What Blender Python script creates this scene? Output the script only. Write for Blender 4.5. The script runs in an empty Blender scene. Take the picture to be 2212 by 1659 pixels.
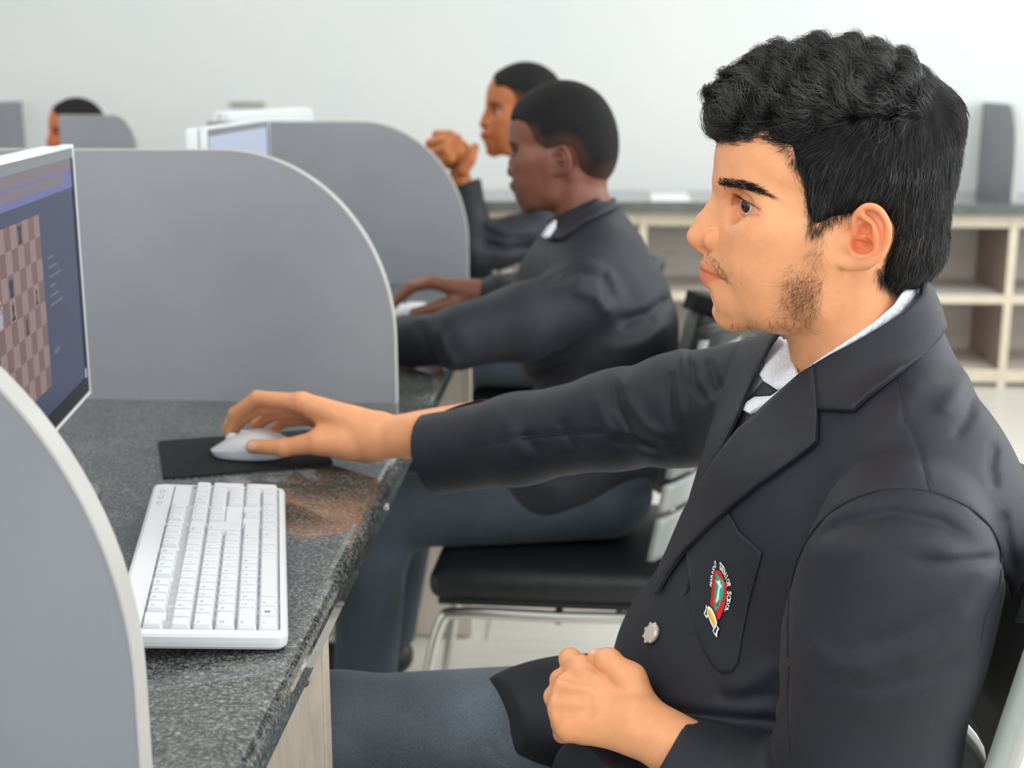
import bpy, bmesh, math, random
import numpy as np
from mathutils import Vector, Matrix
from mathutils.bvhtree import BVHTree
from mathutils.kdtree import KDTree
random.seed(7); RNG = np.random.default_rng(7)
scene = bpy.context.scene
COL = scene.collection

# ---------------------------------------------------------------- camera
FPX = 2900.0; CX, CY = 1106.0, 829.5; VPX, VPY = 1287.0, 158.0      # photograph frame 2212 x 1659
PITCH = math.atan((CY-VPY)/FPX)
YAW = math.atan((VPX-CX)/(FPX*math.cos(PITCH)+(CY-VPY)*math.sin(PITCH)))
CAM = np.array([0.0, 0.0, 1.25])
cam_data = bpy.data.cameras.new('camera'); cam = bpy.data.objects.new('camera', cam_data); COL.objects.link(cam)
cam.location = CAM; cam.rotation_euler = (math.pi/2-PITCH, 0, YAW)
cam_data.sensor_width = 36.0; cam_data.lens = 36.0*FPX/2212.0; cam_data.clip_start = 0.02
cam_data.dof.use_dof = True; cam_data.dof.focus_distance = 1.22; cam_data.dof.aperture_fstop = 5.6
scene.camera = cam

# ---------------------------------------------------------------- world, daylight, exposure
world = bpy.data.worlds.new('sky'); scene.world = world; world.use_nodes = True
bg = world.node_tree.nodes['Background']; bg.inputs[0].default_value = (0.86, 0.93, 1.0, 1); bg.inputs[1].default_value = 1.0
def area(name, loc, rot, sx, sy, power, col=(1, 1, 1)):
    l = bpy.data.lights.new(name, 'AREA'); l.shape = 'RECTANGLE'; l.size = sx; l.size_y = sy; l.energy = power; l.color = col
    o = bpy.data.objects.new(name, l); COL.objects.link(o); o.location = loc; o.rotation_euler = rot
    return o
area('window_daylight_right', (3.35, 1.6, 1.75), (0, math.radians(90), 0), 1.7, 6.0, 135, (0.95, 0.98, 1.0))
area('window_daylight_near', (-0.4, -2.55, 1.8), (math.radians(90), 0, 0), 4.6, 1.5, 52, (0.97, 0.99, 1.0))
for i, (x, y) in enumerate([(-1.6, 0.6), (1.5, 0.6), (-1.6, 3.9), (1.5, 3.9)]):  # ceiling lights added out of view to light the room
    area('added_ceiling_light', (x, y, 2.70), (0, 0, 0), 1.2, 0.6, 17, (1.0, 0.985, 0.96))
vs = scene.view_settings
vs.view_transform = 'Standard'; vs.look = 'None'; vs.gamma = 1.0; vs.exposure = 0.0; vs.use_curve_mapping = False

# ---------------------------------------------------------------- photograph pixel -> direction / point
def ray(px, py):
    u, v = (px-CX)/FPX, (CY-py)/FPX
    c, s = math.cos(PITCH), math.sin(PITCH)
    fwd = c+s*v; up = -s+c*v
    cy, sy = math.cos(YAW), math.sin(YAW)
    return np.array([u*cy-fwd*sy, u*sy+fwd*cy, up])
def PY(px, py, Y): d = ray(px, py); return CAM+d*((Y-CAM[1])/d[1])
def PZ(px, py, Z): d = ray(px, py); return CAM+d*((Z-CAM[2])/d[2])
def PX(px, py, X): d = ray(px, py); return CAM+d*((X-CAM[0])/d[0])
def PPL(px, py, o, n): d = ray(px, py); o = np.asarray(o); n = np.asarray(n); return CAM+d*(np.dot(o-CAM, n)/np.dot(d, n))
def project(pts):
    p = np.atleast_2d(np.asarray(pts, float))-CAM
    cy, sy = math.cos(YAW), math.sin(YAW); c, s = math.cos(PITCH), math.sin(PITCH)
    r = p[:, 0]*cy+p[:, 1]*sy; fw = -p[:, 0]*sy+p[:, 1]*cy
    d = fw*c-p[:, 2]*s; up = fw*s+p[:, 2]*c
    return np.stack([CX+FPX*r/d, CY-FPX*up/d], 1)

# ---------------------------------------------------------------- materials
def srgb(r, g, b):
    f = lambda c: c/12.92 if c <= 0.04045 else ((c+0.055)/1.055)**2.4
    return (f(r/255.0), f(g/255.0), f(b/255.0), 1.0)
def mat(name, col, rough=0.6, spec=0.5, metal=0.0, sss=0.0, sss_r=(1, .35, .2), sss_s=0.004, trans=0.0, coat=0.0, emit=None, emit_s=0.0, sheen=0.0):
    m = bpy.data.materials.new(name); m.use_nodes = True
    b = m.node_tree.nodes['Principled BSDF']
    b.inputs['Base Color'].default_value = col; b.inputs['Roughness'].default_value = rough
    b.inputs['Specular IOR Level'].default_value = spec; b.inputs['Metallic'].default_value = metal
    if sss: b.inputs['Subsurface Weight'].default_value = sss; b.inputs['Subsurface Radius'].default_value = sss_r; b.inputs['Subsurface Scale'].default_value = sss_s
    b.inputs['Transmission Weight'].default_value = trans; b.inputs['Coat Weight'].default_value = coat
    if emit: b.inputs['Emission Color'].default_value = emit; b.inputs['Emission Strength'].default_value = emit_s
    if sheen: b.inputs['Sheen Weight'].default_value = sheen; b.inputs['Sheen Roughness'].default_value = 0.45
    return m
class NT:
    def __init__(s, m): s.t = m.node_tree; s.b = s.t.nodes['Principled BSDF']
    def n(s, typ, **kw):
        o = s.t.nodes.new(typ)
        for k, v in kw.items():
            if k in o.inputs: o.inputs[k].default_value = v
            else: setattr(o, k, v)
        return o
    def l(s, a, b): s.t.links.new(a, b)
    def ramp(s, stops):
        r = s.t.nodes.new('ShaderNodeValToRGB'); e = r.color_ramp.elements
        while len(e) > 1: e.remove(e[-1])
        for i, (p, c) in enumerate(stops):
            k = e[0] if i == 0 else e.new(p)
            k.position = p; k.color = c
        return r
    def coord(s, scale=(1, 1, 1), kind='Object'):
        tc = s.t.nodes.new('ShaderNodeTexCoord'); mp = s.t.nodes.new('ShaderNodeMapping'); mp.inputs['Scale'].default_value = scale
        s.l(tc.outputs[kind], mp.inputs['Vector']); return mp.outputs['Vector']
    def noise(s, vec, scale, detail=3.0, rough=0.5, dist=0.0):
        n = s.n('ShaderNodeTexNoise', Scale=scale, Detail=detail, Roughness=rough, Distortion=dist); s.l(vec, n.inputs['Vector']); return n
    def bump(s, h, strength=0.2, dist=0.001):
        b = s.n('ShaderNodeBump', Strength=strength, Distance=dist); s.l(h, b.inputs['Height']); s.l(b.outputs['Normal'], s.b.inputs['Normal']); return b
    def mix(s, fac, a, b, typ='MIX'):
        m = s.t.nodes.new('ShaderNodeMix'); m.data_type = 'RGBA'; m.blend_type = typ
        for sock, v in ((m.inputs[0], fac), (m.inputs[6], a), (m.inputs[7], b)):
            if hasattr(v, 'is_output'): s.l(v, sock)
            else: sock.default_value = v
        return m.outputs[2]
def noisy(name, c1, c2, scale=8.0, rough=0.6, bump=0.0, bscale=200.0, bdist=0.0005, stretch=(1, 1, 1), detail=3.0, lo=0.35, hi=0.65, **kw):
    m = mat(name, c1, rough, **kw); t = NT(m); v = t.coord(stretch)
    n = t.noise(v, scale, detail); r = t.ramp([(lo, c1), (hi, c2)]); t.l(n.outputs['Fac'], r.inputs['Fac']); t.l(r.outputs['Color'], t.b.inputs['Base Color'])
    if bump: t.bump(t.noise(v, bscale, 2.0).outputs['Fac'], bump, bdist)
    return m
M = {}
M['wall'] = noisy('wall_paint', srgb(226, 230, 230), srgb(231, 233, 232), 1.5, 0.75, 0.05, 60)
M['ceiling'] = noisy('ceiling_paint', srgb(240, 240, 238), srgb(236, 237, 236), 2.0, 0.9)
M['panel'] = noisy('grey_laminate', srgb(134, 136, 143), srgb(142, 144, 150), 3.0, 0.42, 0.03, 900, 0.0002)
M['band'] = noisy('pale_edge_band', srgb(176, 176, 172), srgb(184, 183, 178), 20.0, 0.5)
M['white'] = noisy('white_plastic', srgb(222, 224, 228), srgb(226, 228, 232), 5.0, 0.38)
M['key_well'] = noisy('grey_key_well', srgb(190, 193, 199), srgb(196, 199, 205), 5.0, 0.5)  # greyer than the case: shade between the keys put into the colour
M['mouse_side'] = noisy('cool_white_plastic', srgb(222, 230, 240), srgb(226, 233, 242), 5.0, 0.4)
M['white_paint'] = noisy('white_lacquer', srgb(232, 234, 236), srgb(236, 238, 240), 5.0, 0.3)
M['grey_bezel'] = noisy('grey_bezel_plastic', srgb(120, 126, 128), srgb(126, 132, 134), 5.0, 0.35)
M['black_plastic'] = noisy('black_plastic', srgb(26, 28, 32), srgb(32, 34, 38), 9.0, 0.4)
M['black_fabric'] = noisy('black_fabric', srgb(22, 24, 27), srgb(30, 32, 36), 60.0, 0.85, 0.25, 1500, 0.0003)
M['vinyl'] = noisy('black_vinyl', srgb(17, 20, 22), srgb(24, 27, 29), 30.0, 0.45, 0.15, 500, 0.0004)
M['chrome'] = mat('chrome', srgb(214, 214, 210), 0.22, metal=1.0)
M['silver_plastic'] = noisy('silver_grey_plastic', srgb(140, 145, 143), srgb(150, 154, 151), 12.0, 0.38, 0.02, 400)
M['legend'] = mat('key_legend_grey', srgb(112, 116, 124), 0.6)
M['screw'] = mat('copper_screw', srgb(150, 105, 80), 0.35, metal=0.8)
M['paper'] = noisy('white_paper', srgb(240, 241, 243), srgb(236, 238, 240), 12.0, 0.8)
def granite():
    m = mat('polished_granite', srgb(60, 64, 66), 0.06, 0.9, coat=.35); t = NT(m); v = t.coord()
    a = t.noise(v, 260.0, 4.0, 0.62, 0.6); b = t.noise(v, 90.0, 3.0, 0.55, 1.2); c = t.noise(v, 14.0, 2.0)
    r1 = t.ramp([(0.40, srgb(38, 41, 43)), (0.50, srgb(88, 92, 92)), (0.60, srgb(148, 151, 146)), (0.70, srgb(196, 198, 190))]); t.l(a.outputs['Fac'], r1.inputs['Fac'])
    r2 = t.ramp([(0.42, srgb(52, 55, 56)), (0.62, srgb(124, 127, 123))]); t.l(b.outputs['Fac'], r2.inputs['Fac'])
    mx = t.mix(0.42, r1.outputs['Color'], r2.outputs['Color'])
    r3 = t.ramp([(0.3, (0.72, 0.73, 0.74, 1)), (0.7, (1, 1, 0.97, 1))]); t.l(c.outputs['Fac'], r3.inputs['Fac'])
    t.l(t.mix(1.0, mx, r3.outputs['Color'], 'MULTIPLY'), t.b.inputs['Base Color'])
    return m
M['granite'] = granite()
def wood(name, c1, c2, c3, stretch, rough=0.5):
    m = mat(name, c1, rough); t = NT(m); v = t.coord(stretch)
    n = t.noise(v, 9.0, 6.0, 0.6, 0.7); r = t.ramp([(0.3, c1), (0.5, c2), (0.72, c3)]); t.l(n.outputs['Fac'], r.inputs['Fac']); t.l(r.outputs['Color'], t.b.inputs['Base Color'])
    t.bump(n.outputs['Fac'], 0.08, 0.0006)
    return m
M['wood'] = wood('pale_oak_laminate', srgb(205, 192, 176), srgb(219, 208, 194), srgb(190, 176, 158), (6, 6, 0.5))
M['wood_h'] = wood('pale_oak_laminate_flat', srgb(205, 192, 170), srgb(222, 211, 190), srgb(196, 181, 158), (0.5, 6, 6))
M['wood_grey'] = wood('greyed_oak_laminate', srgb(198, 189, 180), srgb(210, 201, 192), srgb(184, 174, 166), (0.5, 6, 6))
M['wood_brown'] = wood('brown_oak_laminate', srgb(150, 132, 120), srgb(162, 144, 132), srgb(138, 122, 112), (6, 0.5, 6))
M['plank'] = wood('whitewashed_plank', srgb(214, 210, 200), srgb(224, 220, 211), srgb(202, 197, 186), (0.35, 7, 7), 0.35)

# ---------------------------------------------------------------- object helpers
def link(o, parent=None):
    COL.objects.link(o)
    if parent is not None:
        o.parent = parent; o.matrix_parent_inverse = parent.matrix_basis.inverted() if parent.get('_abs', 1) else Matrix.Identity(4)
    return o
def mk(name, verts, faces, m, parent=None, smooth=False, local=False):
    me = bpy.data.meshes.new(name)
    me.from_pydata([tuple(map(float, v)) for v in verts], [], [tuple(map(int, f)) for f in faces]) if not isinstance(verts, np.ndarray) else fastmesh(me, verts, faces)
    me.update()
    for mm in (m if isinstance(m, (list, tuple)) else [m]): me.materials.append(mm)
    if smooth: me.polygons.foreach_set('use_smooth', [True]*len(me.polygons))
    o = bpy.data.objects.new(name, me); COL.objects.link(o)
    if parent is not None: setparent(o, parent, local)
    return o
def world_mx(o):
    return (world_mx(o.parent) @ o.matrix_parent_inverse if o.parent else Matrix.Identity(4)) @ o.matrix_basis
def setparent(o, parent, local=False):
    o.parent = parent
    o.matrix_parent_inverse = Matrix.Identity(4) if local else world_mx(parent).inverted()
def fastmesh(me, verts, faces):
    verts = np.asarray(verts, np.float32); me.vertices.add(len(verts)); me.vertices.foreach_set('co', verts.ravel())
    faces = np.asarray(faces, np.int32); k = faces.shape[1]
    me.loops.add(faces.size); me.loops.foreach_set('vertex_index', faces.ravel())
    me.polygons.add(len(faces)); me.polygons.foreach_set('loop_start', np.arange(0, faces.size, k, dtype=np.int32))
    me.polygons.foreach_set('loop_total', np.full(len(faces), k, np.int32))
    me.update(calc_edges=True); me.validate()
def tag(o, label=None, cat=None, group=None, kind=None):
    if label: o['label'] = label
    if cat: o['category'] = cat
    if group: o['group'] = group
    if kind: o['kind'] = kind
    return o
def thing(name, loc, label, cat, group=None, rotz=0.0):
    o = bpy.data.objects.new(name, None); COL.objects.link(o); o.empty_display_size = 0.05
    o.location = loc; o.rotation_euler = (0, 0, rotz)
    return tag(o, label, cat, group)
def from_bm(name, bm, m, parent=None, smooth=False, local=False):
    me = bpy.data.meshes.new(name); bm.to_mesh(me); bm.free()
    for mm in (m if isinstance(m, (list, tuple)) else [m]): me.materials.append(mm)
    if smooth: me.polygons.foreach_set('use_smooth', [True]*len(me.polygons))
    o = bpy.data.objects.new(name, me); COL.objects.link(o)
    if parent is not None: setparent(o, parent, local)
    return o
def bm_box(bm, lo, hi, bevel=0.0, seg=2):
    lo, hi = np.asarray(lo, float), np.asarray(hi, float)
    r = bmesh.ops.create_cube(bm, size=1.0, matrix=Matrix.Translation((lo+hi)/2) @ Matrix.Diagonal((*(hi-lo), 1)))
    if bevel:
        es = list({e for v in r['verts'] for e in v.link_edges})
        bmesh.ops.bevel(bm, geom=es, offset=bevel, segments=seg, affect='EDGES', profile=0.5)
def box(name, lo, hi, m, parent=None, bevel=0.002, local=False, seg=2):
    bm = bmesh.new(); bm_box(bm, lo, hi, bevel, seg); return from_bm(name, bm, m, parent, False, local)
def catmull(pts, n=8, closed=False):
    pts = np.asarray(pts, float); N = len(pts); out = []
    rng = range(N) if closed else range(N-1)
    for i in rng:
        p1, p2 = pts[i], pts[(i+1) % N]
        p0 = pts[(i-1) % N] if closed or i > 0 else 2*p1-p2
        p3 = pts[(i+2) % N] if closed or i+2 < N else 2*p2-p1
        for k in range(n):
            t = k/n
            out.append(0.5*((2*p1)+(-p0+p2)*t+(2*p0-5*p1+4*p2-p3)*t*t+(-p0+3*p1-3*p2+p3)*t**3))
    if not closed: out.append(pts[-1])
    return np.array(out)
def tube_vf(path, rad, sides=8, caps=True, flat=1.0):
    path = np.asarray(path, float); n = len(path); rad = np.broadcast_to(rad, (n,))
    T = np.gradient(path, axis=0); T /= np.linalg.norm(T, axis=1)[:, None]+1e-12
    a = np.array([0, 0, 1.0]) if abs(T[0][2]) < 0.9 else np.array([1.0, 0, 0])
    V = []; F = []
    N = np.cross(T[0], a); N /= np.linalg.norm(N)
    for i in range(n):
        N = N-T[i]*np.dot(N, T[i]); N /= np.linalg.norm(N)+1e-12; B = np.cross(T[i], N)
        for k in range(sides):
            an = 2*math.pi*k/sides; V.append(path[i]+rad[i]*(N*math.cos(an)+B*math.sin(an)*flat))
    for i in range(n-1):
        for k in range(sides):
            k2 = (k+1) % sides; F.append((i*sides+k, i*sides+k2, (i+1)*sides+k2, (i+1)*sides+k))
    if caps: F.append(tuple(range(sides))[::-1]); F.append(tuple((n-1)*sides+k for k in range(sides)))
    return V, F
def tube(name, path, rad, m, parent=None, sides=10, local=False):
    V, F = tube_vf(path, rad, sides); return mk(name, V, F, m, parent, True, local)
def prism(name, outline, thick_vec, m, parent=None, local=False, bevel=0.0):
    """solid from a planar outline (3-D points) pushed along thick_vec"""
    A = [np.asarray(p, float) for p in outline]; t = np.asarray(thick_vec, float); n = len(A)
    bm = bmesh.new(); a = [bm.verts.new(p) for p in A]; b = [bm.verts.new(p+t) for p in A]
    bm.faces.new(a); bm.faces.new(b[::-1])
    for i in range(n): bm.faces.new((a[i], b[i], b[(i+1) % n], a[(i+1) % n]))
    bmesh.ops.recalc_face_normals(bm, faces=bm.faces)
    if bevel:
        es = [e for e in bm.edges if len(e.link_faces) == 2 and e.calc_face_angle(0) > 0.6]
        bmesh.ops.bevel(bm, geom=es, offset=bevel, segments=2, affect='EDGES')
    return from_bm(name, bm, m, parent, False, local)
def copy_tree(o, parent=None):
    c = o.copy(); COL.objects.link(c)
    if parent is not None: c.parent = parent
    for ch in list(o.children): copy_tree(ch, c)
    return c
# ================================================================ the room
FX0, FX1, FY0, FY1, CEIL = -3.4, 3.3, -2.6, 5.95, 2.75
fl = tag(box('floor', (FX0-.1, FY0-.1, -0.06), (FX1+.1, FY1+.1, -0.004), M['plank'], bevel=0), kind='structure')
pl_me = {}
def plank_mesh(L):
    L = round(L, 3)
    if L not in pl_me:
        bm = bmesh.new(); bm_box(bm, (0, 0.001, -0.004), (L-.002, 0.179, 0.0), 0.0008, 1)
        me = bpy.data.meshes.new('plank'); bm.to_mesh(me); bm.free(); me.materials.append(M['plank']); pl_me[L] = me
    return pl_me[L]
for j in range(26):                                            # planks where the floor shows between desk, chairs and shelves
    y = 1.2+j*0.18
    off = (j*0.37) % 1.2
    for i in range(4):
        x0 = -0.5-off+i*1.2
        if x0 > 2.9 or x0 < -1.2: continue
        o = bpy.data.objects.new('plank', plank_mesh(1.2)); COL.objects.link(o); o.location = (x0, y, 0); setparent(o, fl)
tag(box('wall_back', (FX0-.1, FY1, 0), (FX1+.1, FY1+.12, CEIL), M['wall'], bevel=0), kind='structure')
tag(box('wall_left', (FX0-.12, FY0, 0), (FX0, FY1, CEIL), M['wall'], bevel=0), kind='structure')
tag(box('ceiling', (FX0-.1, FY0-.1, CEIL), (FX1+.1, FY1+.1, CEIL+.1), M['ceiling'], bevel=0), kind='structure')
def wall_with_opening(name, axis, at, t, u0, u1, w0, w1, z0, z1):
    bm = bmesh.new()
    for a0, a1, b0, b1 in ((u0, w0, 0, CEIL), (w1, u1, 0, CEIL), (w0, w1, 0, z0), (w0, w1, z1, CEIL)):
        lo, hi = ((at, a0, b0), (at+t, a1, b1)) if axis == 'x' else ((a0, at, b0), (a1, at+t, b1))
        bm_box(bm, np.minimum(lo, hi), np.maximum(lo, hi))
    return tag(from_bm(name, bm, M['wall']), kind='structure')
wall_with_opening('wall_right', 'x', FX1, 0.14, FY0, FY1, -1.4, 4.6, 0.9, 2.6)
wall_with_opening('wall_near', 'y', FY0, -0.14, FX0, FX1, -2.7, 1.9, 1.05, 2.55)
def window(n, axis, at, w0, w1, z0, z1, panes):
    bm = bmesh.new(); f = 0.05
    def bar(u0, u1, b0, b1):
        lo, hi = ((at, u0, b0), (at+0.05, u1, b1)) if axis == 'x' else ((u0, at-0.05, b0), (u1, at, b1))
        bm_box(bm, lo, hi)
    bar(w0, w1, z0, z0+f); bar(w0, w1, z1-f, z1)
    for k in range(panes+1):
        u = w0+(w1-w0-f)*k/panes; bar(u, u+f, z0, z1)
    tag(from_bm('window_%d' % n, bm, M['white_paint']), kind='structure')
window(1, 'x', FX1+.02, -1.4, 4.6, 0.9, 2.6, 5)
window(2, 'y', FY0-.02, -2.7, 1.9, 1.05, 2.55, 4)
tag(box('baseboard_left', (FX0, FY0, 0), (FX0+.015, FY1, .09), M['wood_h']), kind='structure')
for i, (x, y) in enumerate([(-1.6, 0.6), (1.5, 0.6), (-1.6, 3.9), (1.5, 3.9)]):  # fittings with glowing diffusers, added for those unseen lights
    t = thing('added_ceiling_lamp', (x, y, CEIL), 'added flat rectangular ceiling lamp with white rim, out of view', 'lamp', 'added ceiling lamps')
    bm = bmesh.new()
    for lo, hi in (((-.63, -.33, -.03), (-.60, .33, 0)), ((.60, -.33, -.03), (.63, .33, 0)), ((-.6, -.33, -.03), (.6, -.30, 0)), ((-.6, .30, -.03), (.6, .33, 0))): bm_box(bm, lo, hi)
    from_bm('rim', bm, M['white_paint'], t, local=True)
    box('diffuser', (-.6, -.3, -.012), (.6, .3, -.004), mat('added_lamp_diffuser', (1, 1, 1, 1), emit=(1, .985, .96, 1), emit_s=2.0), t, 0, True)
# ================================================================ booth desk
DZ = 0.75                                                       # worktop height
def bullnose_slab(name, x0, x1, y0, y1, z0, z1, m, parent=None):
    r = (z1-z0)*0.42; prof = [(x0, z0), (x0, z1)]
    for a in np.linspace(90, 0, 6): prof.append((x1-r+r*math.cos(math.radians(a)), z1-r+r*math.sin(math.radians(a))))
    prof += [(x1, z0+.006), (x1-.006, z0)]
    o = prism(name, [(x, y0, z) for x, z in prof], (0, y1-y0, 0), m, parent)
    return o
desk = thing('worktop', (-0.6, 1.9, 0), 'long polished dark granite worktop of the booth desk with pale wood supports', 'worktop')
slab = bullnose_slab('slab', -1.10, -0.252, -0.35, 4.35, DZ-0.040, DZ, M['granite'], desk)
box('apron', (-0.305, -0.3, DZ-0.085), (-0.287, 4.3, DZ-0.0405), M['wood_h'], desk)
for y in (0.14, 1.232, 2.84, 4.28):
    g = box('gable', (-1.05, y, 0.0), (-0.265, y+0.025, DZ-0.0405), M['wood'], desk, 0.001)
    box('edge_strip', (-0.2655, y-.0005, 0.002), (-0.2635, y+0.0255, DZ-0.041), M['wood_h'], g, 0)
sp = PY(659, 1475, 1.231)
V, F = tube_vf([sp+np.array((0, .004, 0)), sp-np.array((0, .003, 0))], [.0045, .0035], 12); mk('screw', V, F, M['screw'], desk, True)
bp = PX(836, 1094, -0.2515)
V, F = tube_vf([bp-np.array((.004, 0, 0)), bp+np.array((.002, 0, 0))], .0045, 10); mk('bolt', V, F, M['chrome'], desk, True)

# ---- partitions: flat top, quarter-ellipse shoulder down to the front edge
def partition_outline(x_back, x_front, ztop, z0, rx=0.255, rz=0.288):
    pts = [(x_back, z0), (x_back, ztop)]
    for a in np.linspace(90, 0, 28): pts.append((x_front-rx+rx*math.cos(math.radians(a)), ztop-rz+rz*math.sin(math.radians(a))))
    pts.append((x_front, z0)); return pts
def partition(y, x_back, x_front, label, ztop=1.138, z0=DZ, rx=.255, rz=.288, t=0.020, group='grey desk partitions'):
    o = thing('desk_partition', ((x_back+x_front)/2, y, z0), label, 'partition', group)
    pts = partition_outline(x_back, x_front-.0012, ztop-.0012, z0, rx, rz)
    prism('panel', [(x, y, z) for x, z in pts], (0, t, 0), M['panel'], o)
    out = partition_outline(x_back, x_front, ztop, z0, rx, rz)
    V = []; F = []
    for (x, z), (xi, zi) in zip(out[1:], pts[1:]):                # edge band wraps the rim
        for yy in (y-.0006, y+t+.0006): V.append((x, yy, z)); V.append((xi-.0004, yy, zi-.0004))
    n = len(V)//4
    for i in range(n-1):
        a, b = 4*i, 4*i+4
        F += [(a, b, b+2, a+2), (a, a+1, b+1, b), (a+2, b+2, b+3, a+3)]
    mk('edge_band', V, F, M['band'], o)
    return o
PB = -0.925
partition(0.815, PB, -0.302, 'grey booth partition standing before the white keyboard', group=None)
partition(2.01, PB, -0.302, 'grey booth partition behind the mouse pad and chess monitor', group=None)
partition(3.215, PB, -0.302, 'grey booth partition between the short-haired boy and the girl', group=None)
desk2 = thing('worktop', (-1.9, 4.15, 0), 'far granite worktop in front of the half-hidden student', 'worktop')
bullnose_slab('slab', -2.45, -1.30, 3.86, 4.48, DZ-.04, DZ, M['granite'], desk2)
for x in (-2.40, -1.40): box('gable', (x, 3.95, 0), (x+.02, 4.44, DZ-.0405), M['wood'], desk2, 0.001)
partition(4.34, -1.738, -1.485, 'small grey partition hiding the face of the far student', ztop=1.118, rx=.07, rz=.12, group=None)

# ---- counter with open shelves along the back wall
cnt = thing('shelf_counter', (0.9, 5.68, 0), 'pale oak open shelf unit under a dark granite top along the back wall', 'shelf unit')
box('countertop', (-2.9, 5.40, DZ-.045), (3.0, 5.945, DZ), M['granite'], cnt, .004)
box('back_panel', (-2.85, 5.90, 0.0), (2.95, 5.945, DZ-.046), M['wood_grey'], cnt, 0)
posts = [-2.60, -1.9, -1.2, -0.5, 0.185, 0.92, 1.655, 2.39]
for i, x in enumerate(posts):
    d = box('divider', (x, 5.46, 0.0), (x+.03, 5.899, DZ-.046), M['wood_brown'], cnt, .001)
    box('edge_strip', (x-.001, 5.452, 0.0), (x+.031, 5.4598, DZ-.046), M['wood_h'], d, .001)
for i in range(len(posts)-1):
    a, b = posts[i]+.0305, posts[i+1]-.0005
    for z, h in ((0.345, .034), (0.02, .05)):
        s = box('shelf', (a, 5.462, z), (b, 5.899, z+h), M['wood_grey'], cnt, .001)
        box('edge_strip', (a, 5.453, z-.001), (b, 5.4615, z+h+.001), M['wood_h'], s, .001)
    box('rail', (a, 5.457, DZ-.10), (b, 5.475, DZ-.0465), M['wood_h'], cnt, .001)
def wall_partition(x, label):
    o = thing('counter_partition', (x, 5.68, DZ), label, 'partition')
    pts = [(5.94, DZ), (5.94, 1.128)]+[(5.60-.16*math.sin(a), 1.128-.20+.20*math.cos(a)) for a in np.linspace(0, math.pi/2, 14)]+[(5.44, DZ)]
    prism('panel', [(x, y, z) for y, z in pts], (.02, 0, 0), M['panel'], o)
    V = []; F = []
    for y, z in pts[1:]: V += [(x-.0006, y-.0012, z+.0012), (x+.0206, y-.0012, z+.0012)]
    for i in range(len(pts)-2): F.append((2*i, 2*i+1, 2*i+3, 2*i+2))
    mk('edge_band', V, F, M['band'], o)
wall_partition(1.645, 'grey partition standing on the back counter above the open shelves')
wall_partition(-2.56, 'grey partition on the back counter near the far student')
pa = thing('paper_stack', (0.30, 5.46, DZ), 'white stack of paper lying on the front edge of the back counter', 'paper')
for k in range(3):
    box('sheet_bundle', (0.222+.003*k, 5.405+.004*k, DZ+.001+k*.0075), (0.382-.002*k, 5.60, DZ+.0081+k*.0075), M['paper'], pa, .0008)

# ================================================================ monitors
def monitor(name, far_xy, near_xy, z0, z1, label, frame_mat, screen_builder, base=True, bez=0.012, top=0.016, chin=0.024, flip=False):
    """screen faces +x side of the line near->far; far_xy / near_xy are the two front vertical edges"""
    fa, ne = np.array(far_xy), np.array(near_xy); d = fa-ne; W = np.linalg.norm(d); d /= W
    nrm = np.array([d[1], -d[0]])
    if (nrm[0] < 0) != flip: nrm = -nrm
    o = thing(name, (*((fa+ne)/2-nrm*.08), DZ), label, 'monitor')
    def q(u, w, z): p = ne+d*u+nrm*w; return (p[0], p[1], z)       # u along width, w outward
    def slab(nm, u0, u1, w0, w1, a, b, m, par, bev=.0):
        return prism(nm, [q(u0, w0, a), q(u1, w0, a), q(u1, w0, b), q(u0, w0, b)], np.array(q(0, w1-w0, 0))-np.array(q(0, 0, 0)), m, par, bevel=bev)
    slab('back_shell', 0.002, W-.002, -.040, -.0125, z0+.002, z1-.002, frame_mat, o, .004)
    fr = bmesh.new()
    for (u0, u1, a, b) in ((0, W, z1-.004, z1), (0, W, z0, z0+.004), (0, .004, z0+.004, z1-.004), (W-.004, W, z0+.004, z1-.004)):
        vs_ = [fr.verts.new(q(u, w, z)) for w in (-.012, .0) for (u, z) in ((u0, a), (u1, a), (u1, b), (u0, b))]
        for f in ((0, 1, 2, 3), (7, 6, 5, 4), (0, 4, 5, 1), (1, 5, 6, 2), (2, 6, 7, 3), (3, 7, 4, 0)): fr.faces.new([vs_[i] for i in f])
    bmesh.ops.recalc_face_normals(fr, faces=fr.faces)
    from_bm('frame', fr, M['white_paint'], o)
    slab('top_bezel', .004, W-.004, -.012, -.0012, z1-top, z1-.004, M['grey_bezel'], o)
    slab('chin', .004, W-.004, -.012, -.0012, z0+.004, z0+chin, M['black_plastic'], o)
    for u0, u1 in ((.004, bez), (W-bez, W-.004)): slab('side_bezel', u0, u1, -.012, -.0012, z0+chin, z1-top, M['black_plastic'], o)
    sc = slab('screen', bez, W-bez, -.012, -.0022, z0+chin, z1-top, M['screen'], o)
    if screen_builder: screen_builder(sc, q, bez, W-bez, z0+chin, z1-top)
    c = W*.5
    prism('stand_neck', [q(c-.03, -.065, DZ+.006), q(c+.03, -.065, DZ+.006), q(c+.024, -.060, z0+.16), q(c-.024, -.060, z0+.16)], np.array(q(0, .019, 0))-np.array(q(0, 0, 0)), frame_mat, o, bevel=.003)
    if base:
        pts = []
        for a in np.linspace(0, 2*math.pi, 40, endpoint=False):
            e = 0.32; ca, sa = math.cos(a), math.sin(a)
            pts.append(q(c+.131*math.copysign(abs(ca)**e, ca), -.045+.082*math.copysign(abs(sa)**e, sa), DZ+.0005))
        prism('base_plate', pts, (0, 0, .007), M['chrome'] if base == 'chrome' else frame_mat, o, bevel=.002)
    return o, q
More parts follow.
